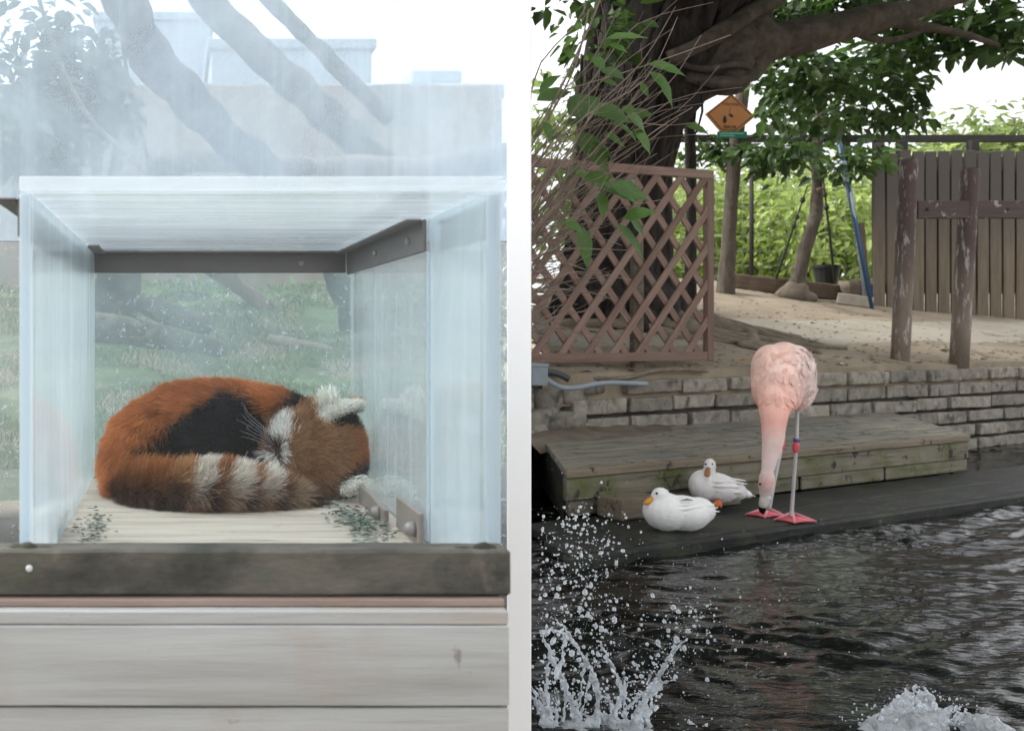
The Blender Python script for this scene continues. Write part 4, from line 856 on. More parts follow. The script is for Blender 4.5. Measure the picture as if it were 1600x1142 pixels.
# ---- shrub behind the window in the panda's enclosure
sh = thing('enclosure_shrub', 'hazy grey green shrub behind the upper left of the window', 'shrub', P(90, 520, 5.2))
q = cloud([reg(90, 150, 5.2, 120, 150, .6, 70), reg(30, 240, 4.6, 60, 60, .4, 20)], rr, 26, .12, .085, (.05, .07, .05), (.16, .20, .15)); obj('crown', leafmesh('crown', *q, rr), M_leaf, sh)['kind'] = 'stuff'
tb = TB()
for k in range(5): tb.tube([P(80+6*k, 560, 5.2), P(70+25*k, 300, 5.2), P(20+45*k, 60, 5.2)], [.02, .016, .006], 7, .1, 4, k, 1, 4)
obj('stem', tb.mesh(), M_log, sh)
for k, (px, py, d, r, lab) in enumerate(((460, 500, 6.2, 60, 'low green bush on the slope right of centre behind the box'), (700, 480, 5.0, 60, 'green bush behind the right edge of the glass box'), (300, 470, 6.6, 50, 'dim green bush on the slope left of centre behind the box'))):
    b = P(px, py+r, d); t = thing('slope_bush', lab, 'bush', b); q = cloud([reg(px, py, d, r, r*.5, .3, 20)], rr, 26, .1, .06, (.04, .09, .03), (.16, .26, .10)); obj('crown', leafmesh('crown', *q, rr), M_leaf, t)['kind'] = 'stuff'
# ================================================================== animals
def hair(name, pts, cols, rad, mat, parent):
    """pts (n,k,3) strand points, cols (n,k,3) colours"""
    n, k, _ = pts.shape; hc = bpy.data.hair_curves.new(name); hc.add_curves([k]*n)
    pts = pts-np.array(WM[parent.name].translation)[None, None, :]
    hc.points.foreach_set('position', pts.astype(np.float32).ravel())
    ra = hc.attributes.get('radius') or hc.attributes.new('radius', 'FLOAT', 'POINT')
    t = np.linspace(0, 1, k); rr_ = np.tile(rad*(1-.85*t**1.5), n).astype(np.float32); ra.data.foreach_set('value', rr_)
    ca = hc.attributes.new('col', 'FLOAT_COLOR', 'POINT'); ca.data.foreach_set('color', np.concatenate([cols, np.ones((n, k, 1))], 2).astype(np.float32).ravel())
    hc.materials.append(mat); return obj(name, hc, None, parent, WM[parent.name])
def sample(me, n, rs, front=None):
    me.calc_loop_triangles(); nv = len(me.vertices); co = np.empty(nv*3, np.float32); me.vertices.foreach_get('co', co); co = co.reshape(-1, 3)
    no = np.empty(nv*3, np.float32); me.vertices.foreach_get('normal', no); no = no.reshape(-1, 3)
    tr = np.empty(len(me.loop_triangles)*3, np.int32); me.loop_triangles.foreach_get('vertices', tr); tr = tr.reshape(-1, 3)
    a, b, c = co[tr[:, 0]], co[tr[:, 1]], co[tr[:, 2]]; ar = np.linalg.norm(np.cross(b-a, c-a), axis=1)
    i = rs.choice(len(tr), n, p=ar/ar.sum()); u = np.sqrt(rs.rand(n, 1)); w = rs.rand(n, 1); k = (1-u, u*(1-w), u*w)
    p = a[i]*k[0]+b[i]*k[1]+c[i]*k[2]; nn = no[tr[i, 0]]*k[0]+no[tr[i, 1]]*k[1]+no[tr[i, 2]]*k[2]
    return p, nn/np.linalg.norm(nn, axis=1, keepdims=True)
def inpoly(x, y, poly):
    r = np.zeros(len(x), bool); j = len(poly)-1
    for i in range(len(poly)):
        xi, yi = poly[i]; xj, yj = poly[j]; c = ((yi > y) != (yj > y)) & (x < (xj-xi)*(y-yi)/(yj-yi+1e-9)+xi); r ^= c; j = i
    return r
def blobf(tb, px, py, d, rx, ry, rdep, roll=0.0, seg=18, rings=12):
    """ellipsoid turned towards the viewer: rx, ry in photo pixels, rdep in metres"""
    th = math.atan2(px-PX, F); Rm = Matrix.Rotation(-th, 3, 'Z') @ Matrix.Rotation(roll, 3, 'Y')
    tb.ell(P(px, py, d), (rx/F*d*math.cos(th), rdep, ry/F*d), Rm, seg, rings)

# ---- the red panda
pdm = thing('red_panda', 'red panda asleep curled up with ringed tail across its face', 'red panda', (.1, 1.86, ZF))
bodyp = [(222, 752, 1.88, 52), (216, 720, 1.90, 53), (230, 690, 1.92, 55), (266, 667, 1.94, 57), (320, 656, 1.95, 58), (385, 657, 1.95, 56), (440, 667, 1.94, 53), (480, 685, 1.92, 50)]
tailp = [(212, 768, 1.83, 34), (250, 768, 1.78, 36), (300, 765, 1.76, 40), (355, 765, 1.76, 41), (405, 775, 1.765, 33), (448, 785, 1.775, 25), (486, 790, 1.79, 16)]
tb = TB()
def path(tb, q, n=14):
    tb.tube([P(x, y, d) for x, y, d, r in q], [r/F*d for x, y, d, r in q], n, 0, 1, 0, 1, 5)
    for x, y, d, r in (q[0], q[-1]): tb.ell(P(x, y, d), (r/F*d,)*3, None, 14, 10)
path(tb, bodyp); path(tb, tailp)
blobf(tb, 340, 705, 1.93, 130, 70, .075); blobf(tb, 400, 700, 1.90, 70, 50, .05)
blobf(tb, 508, 712, 1.885, 61, 84, .075); blobf(tb, 462, 705, 1.865, 40, 58, .06); blobf(tb, 430, 722, 1.845, 24, 26, .035)
tb.ell(P(534, 637, 1.855), (.044, .026, .013), Matrix.Rotation(R(-14), 3, 'Y'), 16, 10); tb.ell(P(513, 630, 1.87), (.014, .016, .018), None, 12, 8)
tb.ell(P(551, 757, 1.82), (.030, .026, .014), Matrix.Rotation(R(-24), 3, 'Y'), 14, 8)
for i_, v_ in enumerate(tb.v):
    if v_.z < ZF+.002: tb.v[i_] = Vector((v_.x, v_.y, ZF+.002))
    if v_.x > XR-.004: tb.v[i_] = Vector((XR-.004, v_.y, tb.v[i_].z))
pm = remesh(tb, .006, 5, 'body')
PD0 = 1.85
rs = np.random.RandomState(9)
def panda_fields(p, nrm, jit):
    lx = p[:, 0]*F/PD0+PX+rs.normal(size=len(p))*jit; ly = PY+(CZ-p[:, 2])*F/PD0+rs.normal(size=len(p))*jit
    # undo the depth of the part roughly so colour areas keep to the body
    sc = PD0/p[:, 1]; lx = PX+(lx-PX)*sc; ly = PY+(ly-PY)*sc
    def dmin(q):
        best = np.full(len(p), 9.0); 
        for k in range(len(q)-1):
            a = np.array(P(*q[k][:3])); b = np.array(P(*q[k+1][:3])); ra, rb = q[k][3]/F*q[k][2], q[k+1][3]/F*q[k+1][2]
            t = np.clip(((p-a)@(b-a))/((b-a)@(b-a)), 0, 1); dd = np.linalg.norm(p-(a+t[:, None]*(b-a)), axis=1)/(ra*(1-t)+rb*t); best = np.minimum(best, dd)
        return best
    db, dt = dmin(bodyp), dmin(tailp)
    hc = np.array(P(508, 712, 1.885)); dh = np.sqrt(((p-hc)[:, 0]/.073)**2+((p-hc)[:, 1]/.085)**2+((p-hc)[:, 2]/.10)**2)
    mz = np.array(P(445, 712, 1.85)); dm = np.sqrt(((p-mz)[:, 0]/.055)**2+((p-mz)[:, 1]/.07)**2+((p-mz)[:, 2]/.075)**2); dh = np.minimum(dh, dm*1.02)
    tail = (dt < 1.12) & (dt < dh*1.06) & (dt <= db*1.25); head = ~tail & (((dh < 1.12) & (lx > 415)) | (lx > 492))
    n = len(p); col = np.tile(np.array([.47, .145, .032]), (n, 1))
    # body: rust, paler in patches
    u = np.array([noise.noise(Vector((a*.035, b*.035, 2))) for a, b in zip(lx, ly)]) if n < 200000 else 0
    col *= (1+.35*u)[:, None]; col += np.clip(u, 0, 1)[:, None]*np.array([.12, .09, .05])
    jd = jit*1.1; dx_ = lx+rs.normal(size=n)*jd; dy_ = ly+rs.normal(size=n)*jd
    dark = inpoly(dx_, dy_, [(205, 712), (232, 686), (280, 652), (325, 626), (350, 608), (392, 618), (420, 648), (440, 632), (468, 610), (505, 600), (505, 634), (474, 652), (450, 668), (425, 690), (420, 745), (300, 745), (235, 735)])
    col[dark] = np.array([.009, .008, .010])
    col[(~dark) & inpoly(lx, ly, [(235, 640), (262, 628), (262, 642), (240, 652)])] *= .45
    # tail rings
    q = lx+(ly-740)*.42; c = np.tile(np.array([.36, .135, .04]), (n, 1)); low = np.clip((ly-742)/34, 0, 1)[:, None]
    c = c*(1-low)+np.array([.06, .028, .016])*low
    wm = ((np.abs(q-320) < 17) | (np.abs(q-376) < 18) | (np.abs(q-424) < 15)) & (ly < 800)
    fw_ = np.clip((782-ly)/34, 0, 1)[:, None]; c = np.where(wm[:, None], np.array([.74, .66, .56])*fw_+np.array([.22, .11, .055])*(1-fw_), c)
    tn = (np.abs(q-474) < 16); c = np.where(tn[:, None], np.array([.36, .24, .15])*.8+c*.2, c)
    lt = (q < 298) & (q > 270) & (ly < 755); c = np.where(lt[:, None], np.array([.46, .24, .10]), c)
    c[lx < 215] *= np.array([1.0, .9, .8])
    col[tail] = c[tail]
    # face
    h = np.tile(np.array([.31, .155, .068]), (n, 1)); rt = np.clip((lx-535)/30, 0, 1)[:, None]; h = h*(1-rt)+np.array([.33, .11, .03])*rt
    lw_ = np.clip((ly-735)/50, 0, 1)[:, None]; h = h*(1-lw_)+np.array([.13, .075, .042])*lw_  # lower face darkened as painted shading where head meets tail
    h[inpoly(lx, ly, [(418, 676), (440, 646), (456, 652), (454, 682), (440, 690), (424, 690)])] = (.82, .79, .74)
    h[inpoly(lx, ly, [(438, 692), (450, 690), (448, 712), (438, 720)])] = (.80, .77, .72)
    h[inpoly(lx, ly, [(385, 780), (398, 738), (418, 705), (432, 714), (444, 732), (442, 758), (420, 780)])] = (.80, .76, .70)
    h[inpoly(lx, ly, [(418, 686), (440, 687), (439, 724), (427, 714)])] = (.07, .03, .018)
    h[inpoly(lx, ly, [(505, 660), (540, 645), (575, 640), (575, 672), (540, 668)])] = (.012, .011, .012)
    h[inpoly(lx, ly, [(525, 748), (545, 733), (580, 705), (580, 742), (545, 752)])] = (.012, .011, .012)
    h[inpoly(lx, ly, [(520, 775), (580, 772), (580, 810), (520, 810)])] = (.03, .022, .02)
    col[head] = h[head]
    e1 = inpoly(lx, ly, [(492, 652), (495, 612), (522, 604), (540, 618), (575, 622), (575, 638), (545, 646), (510, 664)]) & (p[:, 1] < 1.93)
    e2 = inpoly(lx, ly, [(520, 772), (536, 752), (582, 730), (582, 762), (545, 778)])
    col[(e1 | e2) & ~tail] = (.83, .80, .70); ear = (e1 | e2) & ~tail
    return lx, ly, tail, head, ear, dark, col
nh = 105000
p, nrm = sample(pm, nh, rs); k_ = (nrm[:, 1] < .45) & (p[:, 2] > ZF+.004); p, nrm = p[k_], nrm[k_]
lx, ly, tail, head, ear, dark, col = panda_fields(p, nrm, 4.0)
n = len(p); flow = np.zeros((n, 3)); ang = np.arctan2(ly-720, lx-340)
flow[:] = np.stack([np.sin(ang), np.zeros(n), np.cos(ang)], 1)*1.0          # runs round the curl towards the rump
flow[:, 0] = np.where(ly < 660, -.9, -.25); flow[:, 2] = np.where(lx < 260, -.8, -.15)
ft = np.stack([np.full(n, .55), np.full(n, -.2), np.clip((772-ly)/45, -.25, .75)], 1); flow[tail] = ft[tail]
hx, hy = lx-430, ly-705; hl = np.sqrt(hx**2+hy**2)+1e-3; fh = np.stack([hx/hl, np.zeros(n), -hy/hl], 1); flow[head] = fh[head]
flow[ear & (ly < 700)] = (.7, -.2, .15); flow[ear & (lx < 526) & (ly < 640)] = (-.05, -.1, .9); flow[dark & ~head & ~tail] = (-.3, -.2, -.4)
ln = np.full(n, .021); ln[tail] = .026; ln[head] = .0105; ln[ear] = .0045; ln[ear & (lx < 524) & (ly < 635)] = .017; ln[dark] = .016
ln[inpoly(lx, ly, [(418, 676), (440, 646), (456, 652), (454, 682), (440, 690), (424, 690)])] = .014
ln *= rs.uniform(.6, 1.25, n)
jit = rs.normal(size=(n, 3)); clump = np.array([noise.noise_vector(Vector(q_)*55) for q_ in p]); 
d0 = nrm*.62+flow*.75+jit*.16+clump*.35; d0 /= np.linalg.norm(d0, axis=1, keepdims=True)
t = np.linspace(0, 1, 5)[None, :, None]; pts = p[:, None, :]+d0[:, None, :]*ln[:, None, None]*t+(flow*.5+np.array([0, 0, -.18])+clump*.3)[:, None, :]*ln[:, None, None]*t*t*.5
pts[:, :, 2] = np.maximum(pts[:, :, 2], ZF+.001); pts[:, :, 0] = np.minimum(pts[:, :, 0], XR-.001)
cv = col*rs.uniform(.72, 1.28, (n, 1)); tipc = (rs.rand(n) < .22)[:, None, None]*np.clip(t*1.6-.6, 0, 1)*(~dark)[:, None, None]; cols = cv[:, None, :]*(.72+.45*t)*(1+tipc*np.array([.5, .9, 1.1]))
M_fur = attr_mat('fur', .5, .35)
vp = np.empty(len(pm.vertices)*3, np.float32); pm.vertices.foreach_get('co', vp); vp = vp.reshape(-1, 3); vn = np.tile(np.array([[0, -1.0, 0]]), (len(vp), 1))
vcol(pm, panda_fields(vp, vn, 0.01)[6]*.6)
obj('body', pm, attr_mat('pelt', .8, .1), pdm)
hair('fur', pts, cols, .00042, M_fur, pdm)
tb = TB()
for k in range(7):
    a = P(426+rd.uniform(-4, 4), 682+k*3.2, 1.80); x1, y1_ = 372+rd.uniform(-6, 16), 628+k*9
    tb.tube([a, P(408, 664+k*4.6, 1.785), P(388, 645+k*6.5, 1.78), P(x1, y1_, 1.785)], [.00024, .00024, .0002, .00014], 5, 0, 1, 0, 1, 4)
obj('whisker', tb.mesh(), plain('whisker_white', (.5, .5, .52), .4), pdm)
tb = TB(); tb.ell(P(405, 742, 1.803), (.010, .006, .007), None, 10, 8); obj('nose', tb.mesh(), plain('nose_black', (.012, .01, .01), .35), pdm)

# ---- the flamingo
FD = 5.17
fl = thing('flamingo', 'pale pink flamingo with its neck hanging down to the step', 'flamingo', G(1220, 812, .08))
tb = TB()
blobf(tb, 1221, 588, FD+.06, 48, 51, .25); blobf(tb, 1225, 571, FD+.08, 37, 37, .2); blobf(tb, 1246, 578, FD+.1, 28, 36, .2); blobf(tb, 1215, 603, FD-.06, 41, 47, .16); blobf(tb, 1243, 585, FD+.02, 32, 46, .22); blobf(tb, 1204, 572, FD+.05, 30, 34, .2); blobf(tb, 1242, 606, FD+.06, 33, 34, .17)
nk = [(1213, 618, FD-.14, 30), (1210, 640, FD-.19, 23), (1209, 662, FD-.21, 18.5), (1207.5, 690, FD-.21, 16), (1203, 715, FD-.205, 12), (1199.5, 734, FD-.20, 9.2), (1198.5, 746, FD-.19, 11.6), (1197.5, 757, FD-.18, 12.2), (1196.5, 767, FD-.17, 10), (1195, 777, FD-.165, 7)]
tb.tube([P(x, y, d) for x, y, d, r in nk], [r/F*d*.93 for x, y, d, r in nk], 14, 0, 1, 0, 1, 5)
fm = remesh(tb, .008, 5, 'body')
vp = np.empty(len(fm.vertices)*3, np.float32); fm.vertices.foreach_get('co', vp); vp = vp.reshape(-1, 3)
def pxy(p): return PX+p[:, 0]/p[:, 1]*F, PY+(CZ-p[:, 2])/p[:, 1]*F
FZ = [(530, (.88, .57, .47)), (575, (.90, .64, .55)), (625, (.88, .53, .44)), (660, (.87, .48, .40)), (690, (.85, .64, .59)), (735, (.85, .69, .65)), (755, (.80, .50, .45)), (775, (.78, .66, .62)), (800, (.75, .70, .66))]
def flcol(p):
    x, y = pxy(p); ys = [a for a, b in FZ]; c = np.stack([np.interp(y, ys, [b[k] for a, b in FZ]) for k in range(3)], 1)
    m = np.clip((x-1235)/30, 0, 1)*np.clip((660-y)/30, 0, 1); c = c*(1-m[:, None])+np.array([.90, .76, .72])*m[:, None]
    return c
vcol(fm, flcol(vp)); M_pl = attr_mat('plumage', .7, .2, 0, .15, .25, 45, .06); obj('body', fm, M_pl, fl)
# contour feathers on the body, individually laid plates
rs2 = np.random.RandomState(4); p, nrm = sample(fm, 1500, rs2); x, y = pxy(p); k_ = (y < 622) & (y > 548) & (nrm[:, 1] < -.05); p, nrm, x, y = p[k_][:240], nrm[k_][:240], x[k_][:240], y[k_][:240]
sw = np.arctan2(y-600, x-1248); flw = np.stack([-np.sin(sw)*.2-.15*(x < 1215), np.zeros(len(p)), -np.full(len(p), .8)], 1)+rs2.normal(size=p.shape)*.18
flw[(x > 1225)] = np.stack([np.sin(sw)*.7, np.zeros(len(p)), np.cos(sw)*.7], 1)[x > 1225]-np.array([0, 0, .35])
flw -= nrm*np.sum(flw*nrm, 1, keepdims=True); flw /= np.linalg.norm(flw, axis=1, keepdims=True)
side = np.cross(flw, nrm); sz = rs2.uniform(.035, .07, len(p)); T = np.array([(-.1, 0, .0), (.25, -.26, .0), (.7, -.22, .008), (1, 0, .012), (.7, .22, .008), (.25, .26, .0)])
vv = p[:, None, :]+sz[:, None, None]*(T[None, :, 0:1]*flw[:, None, :]+T[None, :, 1:2]*side[:, None, :]+(T[None, :, 2:3]+.008)*nrm[:, None, :])
b_ = np.arange(len(p))[:, None]*6; ff = np.concatenate([b_+np.array([[0, 1, 2, 3]]), b_+np.array([[0, 3, 4, 5]])], 0)
me = npmesh('feathers', vv.reshape(-1, 3), ff); cc = flcol(p)*rs2.uniform(.93, 1.06, (len(p), 1)); pk = rs2.rand(len(p)) < .16; cc[pk] = cc[pk]*np.array([1.0, .90, .86]); vcol(me, np.repeat(cc, 6, 0))
fo = obj('feathers', me, attr_mat('feather', .7, .2, .25), fl); fo['kind'] = 'stuff'
# fine down that softens the outline
p, nrm = sample(fm, 14000, rs2); x, y = pxy(p); c = flcol(p); L0 = np.where(y < 640, .010, .006)*rs2.uniform(.5, 1.2, len(p)); dd = nrm*.45+np.array([0, 0, -.7])+rs2.normal(size=p.shape)*.15; t = np.linspace(0, 1, 3)[None, :, None]
hair('down', p[:, None, :]+dd[:, None, :]*L0[:, None, None]*t, np.repeat(c[:, None, :]*rs2.uniform(.9, 1.1, (len(p), 1, 1)), 3, 1), .0009, attr_mat('down_soft', .8, .1), fl)
def tubepart(name, q, mat, par, n=10, sub=4):
    tb = TB(); tb.tube([P(x, y, d) for x, y, d, r in q], [r/F*d for x, y, d, r in q], n, 0, 1, 0, 1, sub); return obj(name, tb.mesh(), mat, par)
M_billw = plain('bill_white', (.62, .56, .52), .4); M_billb = plain('bill_black', (.012, .011, .011), .3)
bill = tubepart('bill', [(1197, 774, FD-.165, 8), (1194, 784, FD-.16, 7.5), (1192, 792, FD-.155, 6)], M_billw, fl)
tubepart('bill_tip', [(1193, 789, FD-.158, 6.4), (1191, 796, FD-.15, 5.2), (1192, 802, FD-.14, 2)], M_billb, bill)
for x, y in ((1187.5, 756),): tb = TB(); tb.ell(P(x, y, FD-.20), (.006, .006, .006)); obj('eye', tb.mesh(), M_billb, fl)
M_leg = plain('leg_pale', (.48, .46, .46), .5); M_pink = plain('joint_pink', (.62, .10, .13), .5); M_ring = plain('ring_blue', (.09, .12, .24), .4)
legR = tubepart('leg', [(1245, 632, FD+.05, 2.8), (1245.5, 660, FD+.03, 2.5), (1244.5, 690, FD+.0, 2.7), (1242, 730, FD, 2.6), (1239, 770, FD, 2.7), (1237, 800, FD, 3.0), (1237, 806, FD, 3.2)], M_leg, fl)
tubepart('joint', [(1244.6, 690, FD, 3.4), (1244, 695, FD, 5.4), (1243.5, 701, FD, 5), (1243, 707, FD, 3.4)], M_pink, legR)
tubepart('ring', [(1245, 685, FD, 5.2), (1244.8, 689.5, FD, 5.2)], M_ring, legR, 12, 0)
legL = tubepart('leg', [(1222, 632, FD+.02, 3.6), (1220, 665, FD+.0, 3.2), (1220.5, 697, FD-.02, 2.7), (1215.5, 725, FD-.05, 2.6), (1208, 762, FD-.06, 2.7), (1201.5, 797, FD-.06, 3.0)], M_leg, fl)
tubepart('joint', [(1222.5, 682, FD-.02, 3), (1221.5, 690, FD-.02, 5.2), (1220.5, 698, FD-.02, 5), (1218.5, 707, FD-.02, 3)], M_pink, legL)
def foot(px, py, dx, par):
    c = G(px, py, .094); v = [c+Vector((0, 0, .018))]; toes = []
    for a, L0 in ((-2.75, .135), (-2.05, .15), (-1.0, .115)):
        toes.append(Vector((math.cos(a)*L0+dx, math.sin(a)*L0*1.0, -.010)))
    tb = TB()
    for q in toes: tb.tube([c+Vector((0, 0, .016)), c+q*.55+Vector((0, 0, .007)), c+q], [.010, .008, .004], 7)
    tb.tube([c+Vector((0, 0, .012)), c+Vector((.02, .04, -.006))], [.008, .003], 6)
    o = obj('foot', tb.mesh(), plain('toe_pink', (.66, .30, .32), .5), par)
    vs = [c+Vector((0, 0, .012))]+[c+q+Vector((0, 0, .001)) for q in toes]; m1 = (vs[1]+vs[2])/2*.9+vs[0]*.1; m2 = (vs[2]+vs[3])/2*.9+vs[0]*.1
    me = npmesh('web', [tuple(q) for q in (vs[0], vs[1], m1, vs[2], m2, vs[3])], [(0, 1, 2, 3), (0, 3, 4, 5)]); md = obj('web', me, plain('web_pink', (.64, .11, .14), .45), par)
    sol = md.modifiers.new('s', 'SOLIDIFY'); sol.thickness = .006; sol.offset = 0
foot(1238, 806, 0, legR); foot(1199, 798, -.02, legL)

# ---- two white ducks
M_duck = attr_mat('duck_white', .75, .2, 0, .2, .22, 60, .03); M_bill = plain('bill_orange', (.62, .27, .03), .4); M_eye = plain('duck_eye', (.01, .01, .012), .15); M_dfoot = plain('duck_foot', (.55, .16, .05), .5)
def white(me, grey=None):
    v = np.empty(len(me.vertices)*3, np.float32); me.vertices.foreach_get('co', v); v = v.reshape(-1, 3); c = np.tile(np.array([.80, .79, .77]), (len(v), 1))
    if grey is not None: x, y = pxy(v); c[inpoly(x, y, grey)] = (.22, .22, .27)
    vcol(me, c); return me
def wing(par, rows, nm='wing'):
    """folded wing: overlapping feather plates, each (x0,y0,x1,y1,halfwidth,depth) in photo pixels"""
    tb = TB()
    for (x0, y0, x1, y1_, w, d) in rows:
        a = P(x0, y0, d); b = P(x1, y1_, d+.01); L0 = (b-a).length
        tb.tube([a, a+(b-a)*.3, a+(b-a)*.7, a+(b-a)*.93, b], [w/F*d*.5, w/F*d, w/F*d*.9, w/F*d*.5, w/F*d*.12], 10, 0, 1, 0, .35)
    return obj(nm, white(tb.mesh()), M_duck, par)
def down(par, me, n, rs_):
    p, nrm = sample(me, n, rs_); dd = nrm*.4+np.array([.5, .1, -.3])+rs_.normal(size=p.shape)*.15; t = np.linspace(0, 1, 3)[None, :, None]; L0 = .007*rs_.uniform(.5, 1.2, n)
    hair('down', p[:, None, :]+dd[:, None, :]*L0[:, None, None]*t, np.tile(np.array([.80, .79, .77]), (n, 3, 1))*rs_.uniform(.92, 1.06, (n, 1, 1)), .0008, bpy.data.materials['down_soft'], par)
DA = 4.93
dk = thing('white_duck', 'white duck with orange bill resting in profile nearest the water', 'duck', G(1060, 826, .08), 'white ducks on the step')
tb = TB(); blobf(tb, 1040, 799, DA, 37, 29, .10); blobf(tb, 1066, 801, DA+.01, 44, 27, .105); blobf(tb, 1092, 796, DA+.02, 26, 19, .08, R(12)); blobf(tb, 1104, 794, DA+.03, 11, 6, .045, R(6))
blobf(tb, 1036, 785, DA, 19, 16, .065); blobf(tb, 1032, 774, DA-.005, 14.5, 12.5, .048); blobf(tb, 1027, 777, DA-.005, 11, 9.5, .04)
for i_, v_ in enumerate(tb.v):
    if v_.z < .082: tb.v[i_] = Vector((v_.x, v_.y, .082))
dm_ = remesh(tb, .006, 5, 'body'); obj('body', white(dm_), M_duck, dk); down(dk, dm_, 7000, rs2)
wing(dk, [(1040, 790, 1092, 785, 9, DA-.062), (1044, 797, 1100, 790, 9, DA-.072), (1050, 804, 1106, 797, 8, DA-.072), (1080, 789, 1117, 790, 5, DA-.04)])
tb = TB(); tb.tube([P(1064, 781.5, DA-.072), P(1074, 780, DA-.074), P(1083, 781.5, DA-.068)], [.003, .009, .003], 8, 0, 1, 0, .5); obj('grey_feather', tb.mesh(), plain('grey_feather', (.16, .16, .20), .7), dk)
wing(dk, [(1090, 798, 1125, 799, 4.5, DA-.02), (1094, 794, 1122, 793, 4, DA+.0), (1088, 803, 1119, 803, 4, DA-.02), (1092, 791, 1116, 787, 3.5, DA-.02)], 'tail')
tb = TB(); tb.tube([P(1022, 778, DA-.01), P(1017, 781, DA-.012), P(1011, 784.5, DA-.014), P(1005.5, 787, DA-.015)], [.019, .017, .015, .007], 12, 0, 1, 0, .8); obj('bill', tb.mesh(), M_bill, dk)
tb = TB(); tb.ell(P(1026, 770.5, DA-.046), (.0062, .005, .0062)); obj('eye', tb.mesh(), M_eye, dk)
DB = 5.5
dk = thing('white_duck', 'white duck facing the camera, sitting behind against the platform', 'duck', G(1120, 789, .08), 'white ducks on the step')
tb = TB(); blobf(tb, 1098, 758, DB, 23, 24, .09); blobf(tb, 1117, 761, DB+.01, 38, 23, .095, R(6)); blobf(tb, 1142, 764, DB+.02, 26, 15, .07, R(16)); blobf(tb, 1160, 769, DB+.02, 16, 6.5, .045, R(20))
blobf(tb, 1107, 742, DB-.01, 11.5, 14, .05); blobf(tb, 1109, 727.5, DB-.015, 9.2, 11.5, .042); blobf(tb, 1107, 733, DB-.03, 7.5, 8, .035)
for i_, v_ in enumerate(tb.v):
    if v_.z < .083: tb.v[i_] = Vector((v_.x, v_.y, .083))
dm_ = remesh(tb, .006, 5, 'body'); obj('body', white(dm_), M_duck, dk); down(dk, dm_, 6000, rs2)
wing(dk, [(1106, 752, 1150, 752, 8, DB-.060), (1112, 759, 1158, 760, 8, DB-.070), (1118, 767, 1160, 769, 7, DB-.070), (1130, 746, 1166, 751, 4.5, DB-.03), (1138, 752, 1168, 756, 4.5, DB-.04)])
wing(dk, [(1150, 768, 1181, 775.5, 4, DB-.01), (1146, 764, 1172, 770, 4.5, DB+.01)], 'tail')
tb = TB(); tb.tube([P(1106.5, 731, DB-.055), P(1105.5, 736, DB-.070), P(1105, 742, DB-.11), P(1104.5, 744.5, DB-.115)], [.012, .014, .015, .008], 12, 0, 1, 0, .6); obj('bill', tb.mesh(), plain('bill_brown', (.34, .16, .07), .45), dk)
for x in (1112.8, 1102.6): tb = TB(); tb.ell(P(x, 725, DB-.048), (.005, .005, .006)); obj('eye', tb.mesh(), M_eye, dk)
tb = TB()
for x0, x1 in ((1121, 1113), (1123, 1120), (1125, 1126)): tb.tube([P(1123, 780, DB-.05), P((x0+x1)/2, 787, DB-.08), P(x1, 792, DB-.10)], [.012, .010, .006], 8)
obj('foot', tb.mesh(), M_dfoot, dk)
# ================================================================== water and splashes
rw = np.random.RandomState(21)
ncol, nrow = 440, 500
dd = np.concatenate([np.linspace(.4, 1.78, 40), 1.8*(10.2/1.8)**np.linspace(0, 1, nrow)]); nrow = len(dd); tt = np.linspace(.345, 1.15, ncol)
D_, T2 = np.meshgrid(dd, tt, indexing='ij'); X_ = D_*T2; Y_ = D_
H = np.zeros_like(X_)
for k in range(70):
    lam = .045*(.28/.045)**rw.rand(); a = rw.normal(1.8, .42); kx, ky = math.cos(a)*2*math.pi/lam, math.sin(a)*2*math.pi/lam
    H += 0.0021*(lam/.3)**1.0*np.sin(kx*X_+ky*Y_+rw.rand()*6.28)
# rings running out from the two places where the water was struck
for (cx, cy), amp in (((G(920, 1120, 0).x, G(920, 1120, 0).y), .014), ((G(1420, 1140, 0).x, G(1420, 1140, 0).y), .010)):
    r = np.hypot(X_-cx, Y_-cy); H += amp*np.sin(r*38)*np.exp(-r*1.8)
gust = .22+1.0*np.clip(.45+.5*np.sin(X_*1.3+1.6*np.sin(Y_*2.3))*np.sin(Y_*2.9+.8*X_+1.0)+.45*np.sin(X_*3.1-Y_*5.3+2*np.sin(X_*1.1)), 0, 1)
H *= gust
v = np.stack([X_, Y_, H+.03], -1).reshape(-1, 3); i = np.arange(ncol*nrow).reshape(nrow, ncol); f = np.stack([i[:-1, :-1], i[:-1, 1:], i[1:, 1:], i[1:, :-1]], -1).reshape(-1, 4)
M_water, nt, b, out = new_mat('pond_water'); b.inputs['Base Color'].default_value = (.006, .007, .006, 1); b.inputs['Roughness'].default_value = .03; b.inputs['Specular IOR Level'].default_value = .3; b.inputs['IOR'].default_value = 1.33
v1 = coords(nt, (1.0, 2.4, 1), False, (0, 0, -.3)); h1 = nz(nt, v1, 15, 3, .55, .5); h2 = nz(nt, v1, 30, 3, .5, .3)
m_ = nd(nt, 'ShaderNodeMath', operation='MULTIPLY_ADD'); m_.inputs[1].default_value = .3; nt.links.new(h2, m_.inputs[0]); nt.links.new(h1, m_.inputs[2])
bp_ = nd(nt, 'ShaderNodeBump'); bp_.inputs['Strength'].default_value = .14; bp_.inputs['Distance'].default_value = .022; nt.links.new(m_.outputs[0], bp_.inputs['Height']); nt.links.new(bp_.outputs[0], b.inputs['Normal'])
tag(obj('water', smooth(npmesh('water', v, f)), M_water), kind='structure')
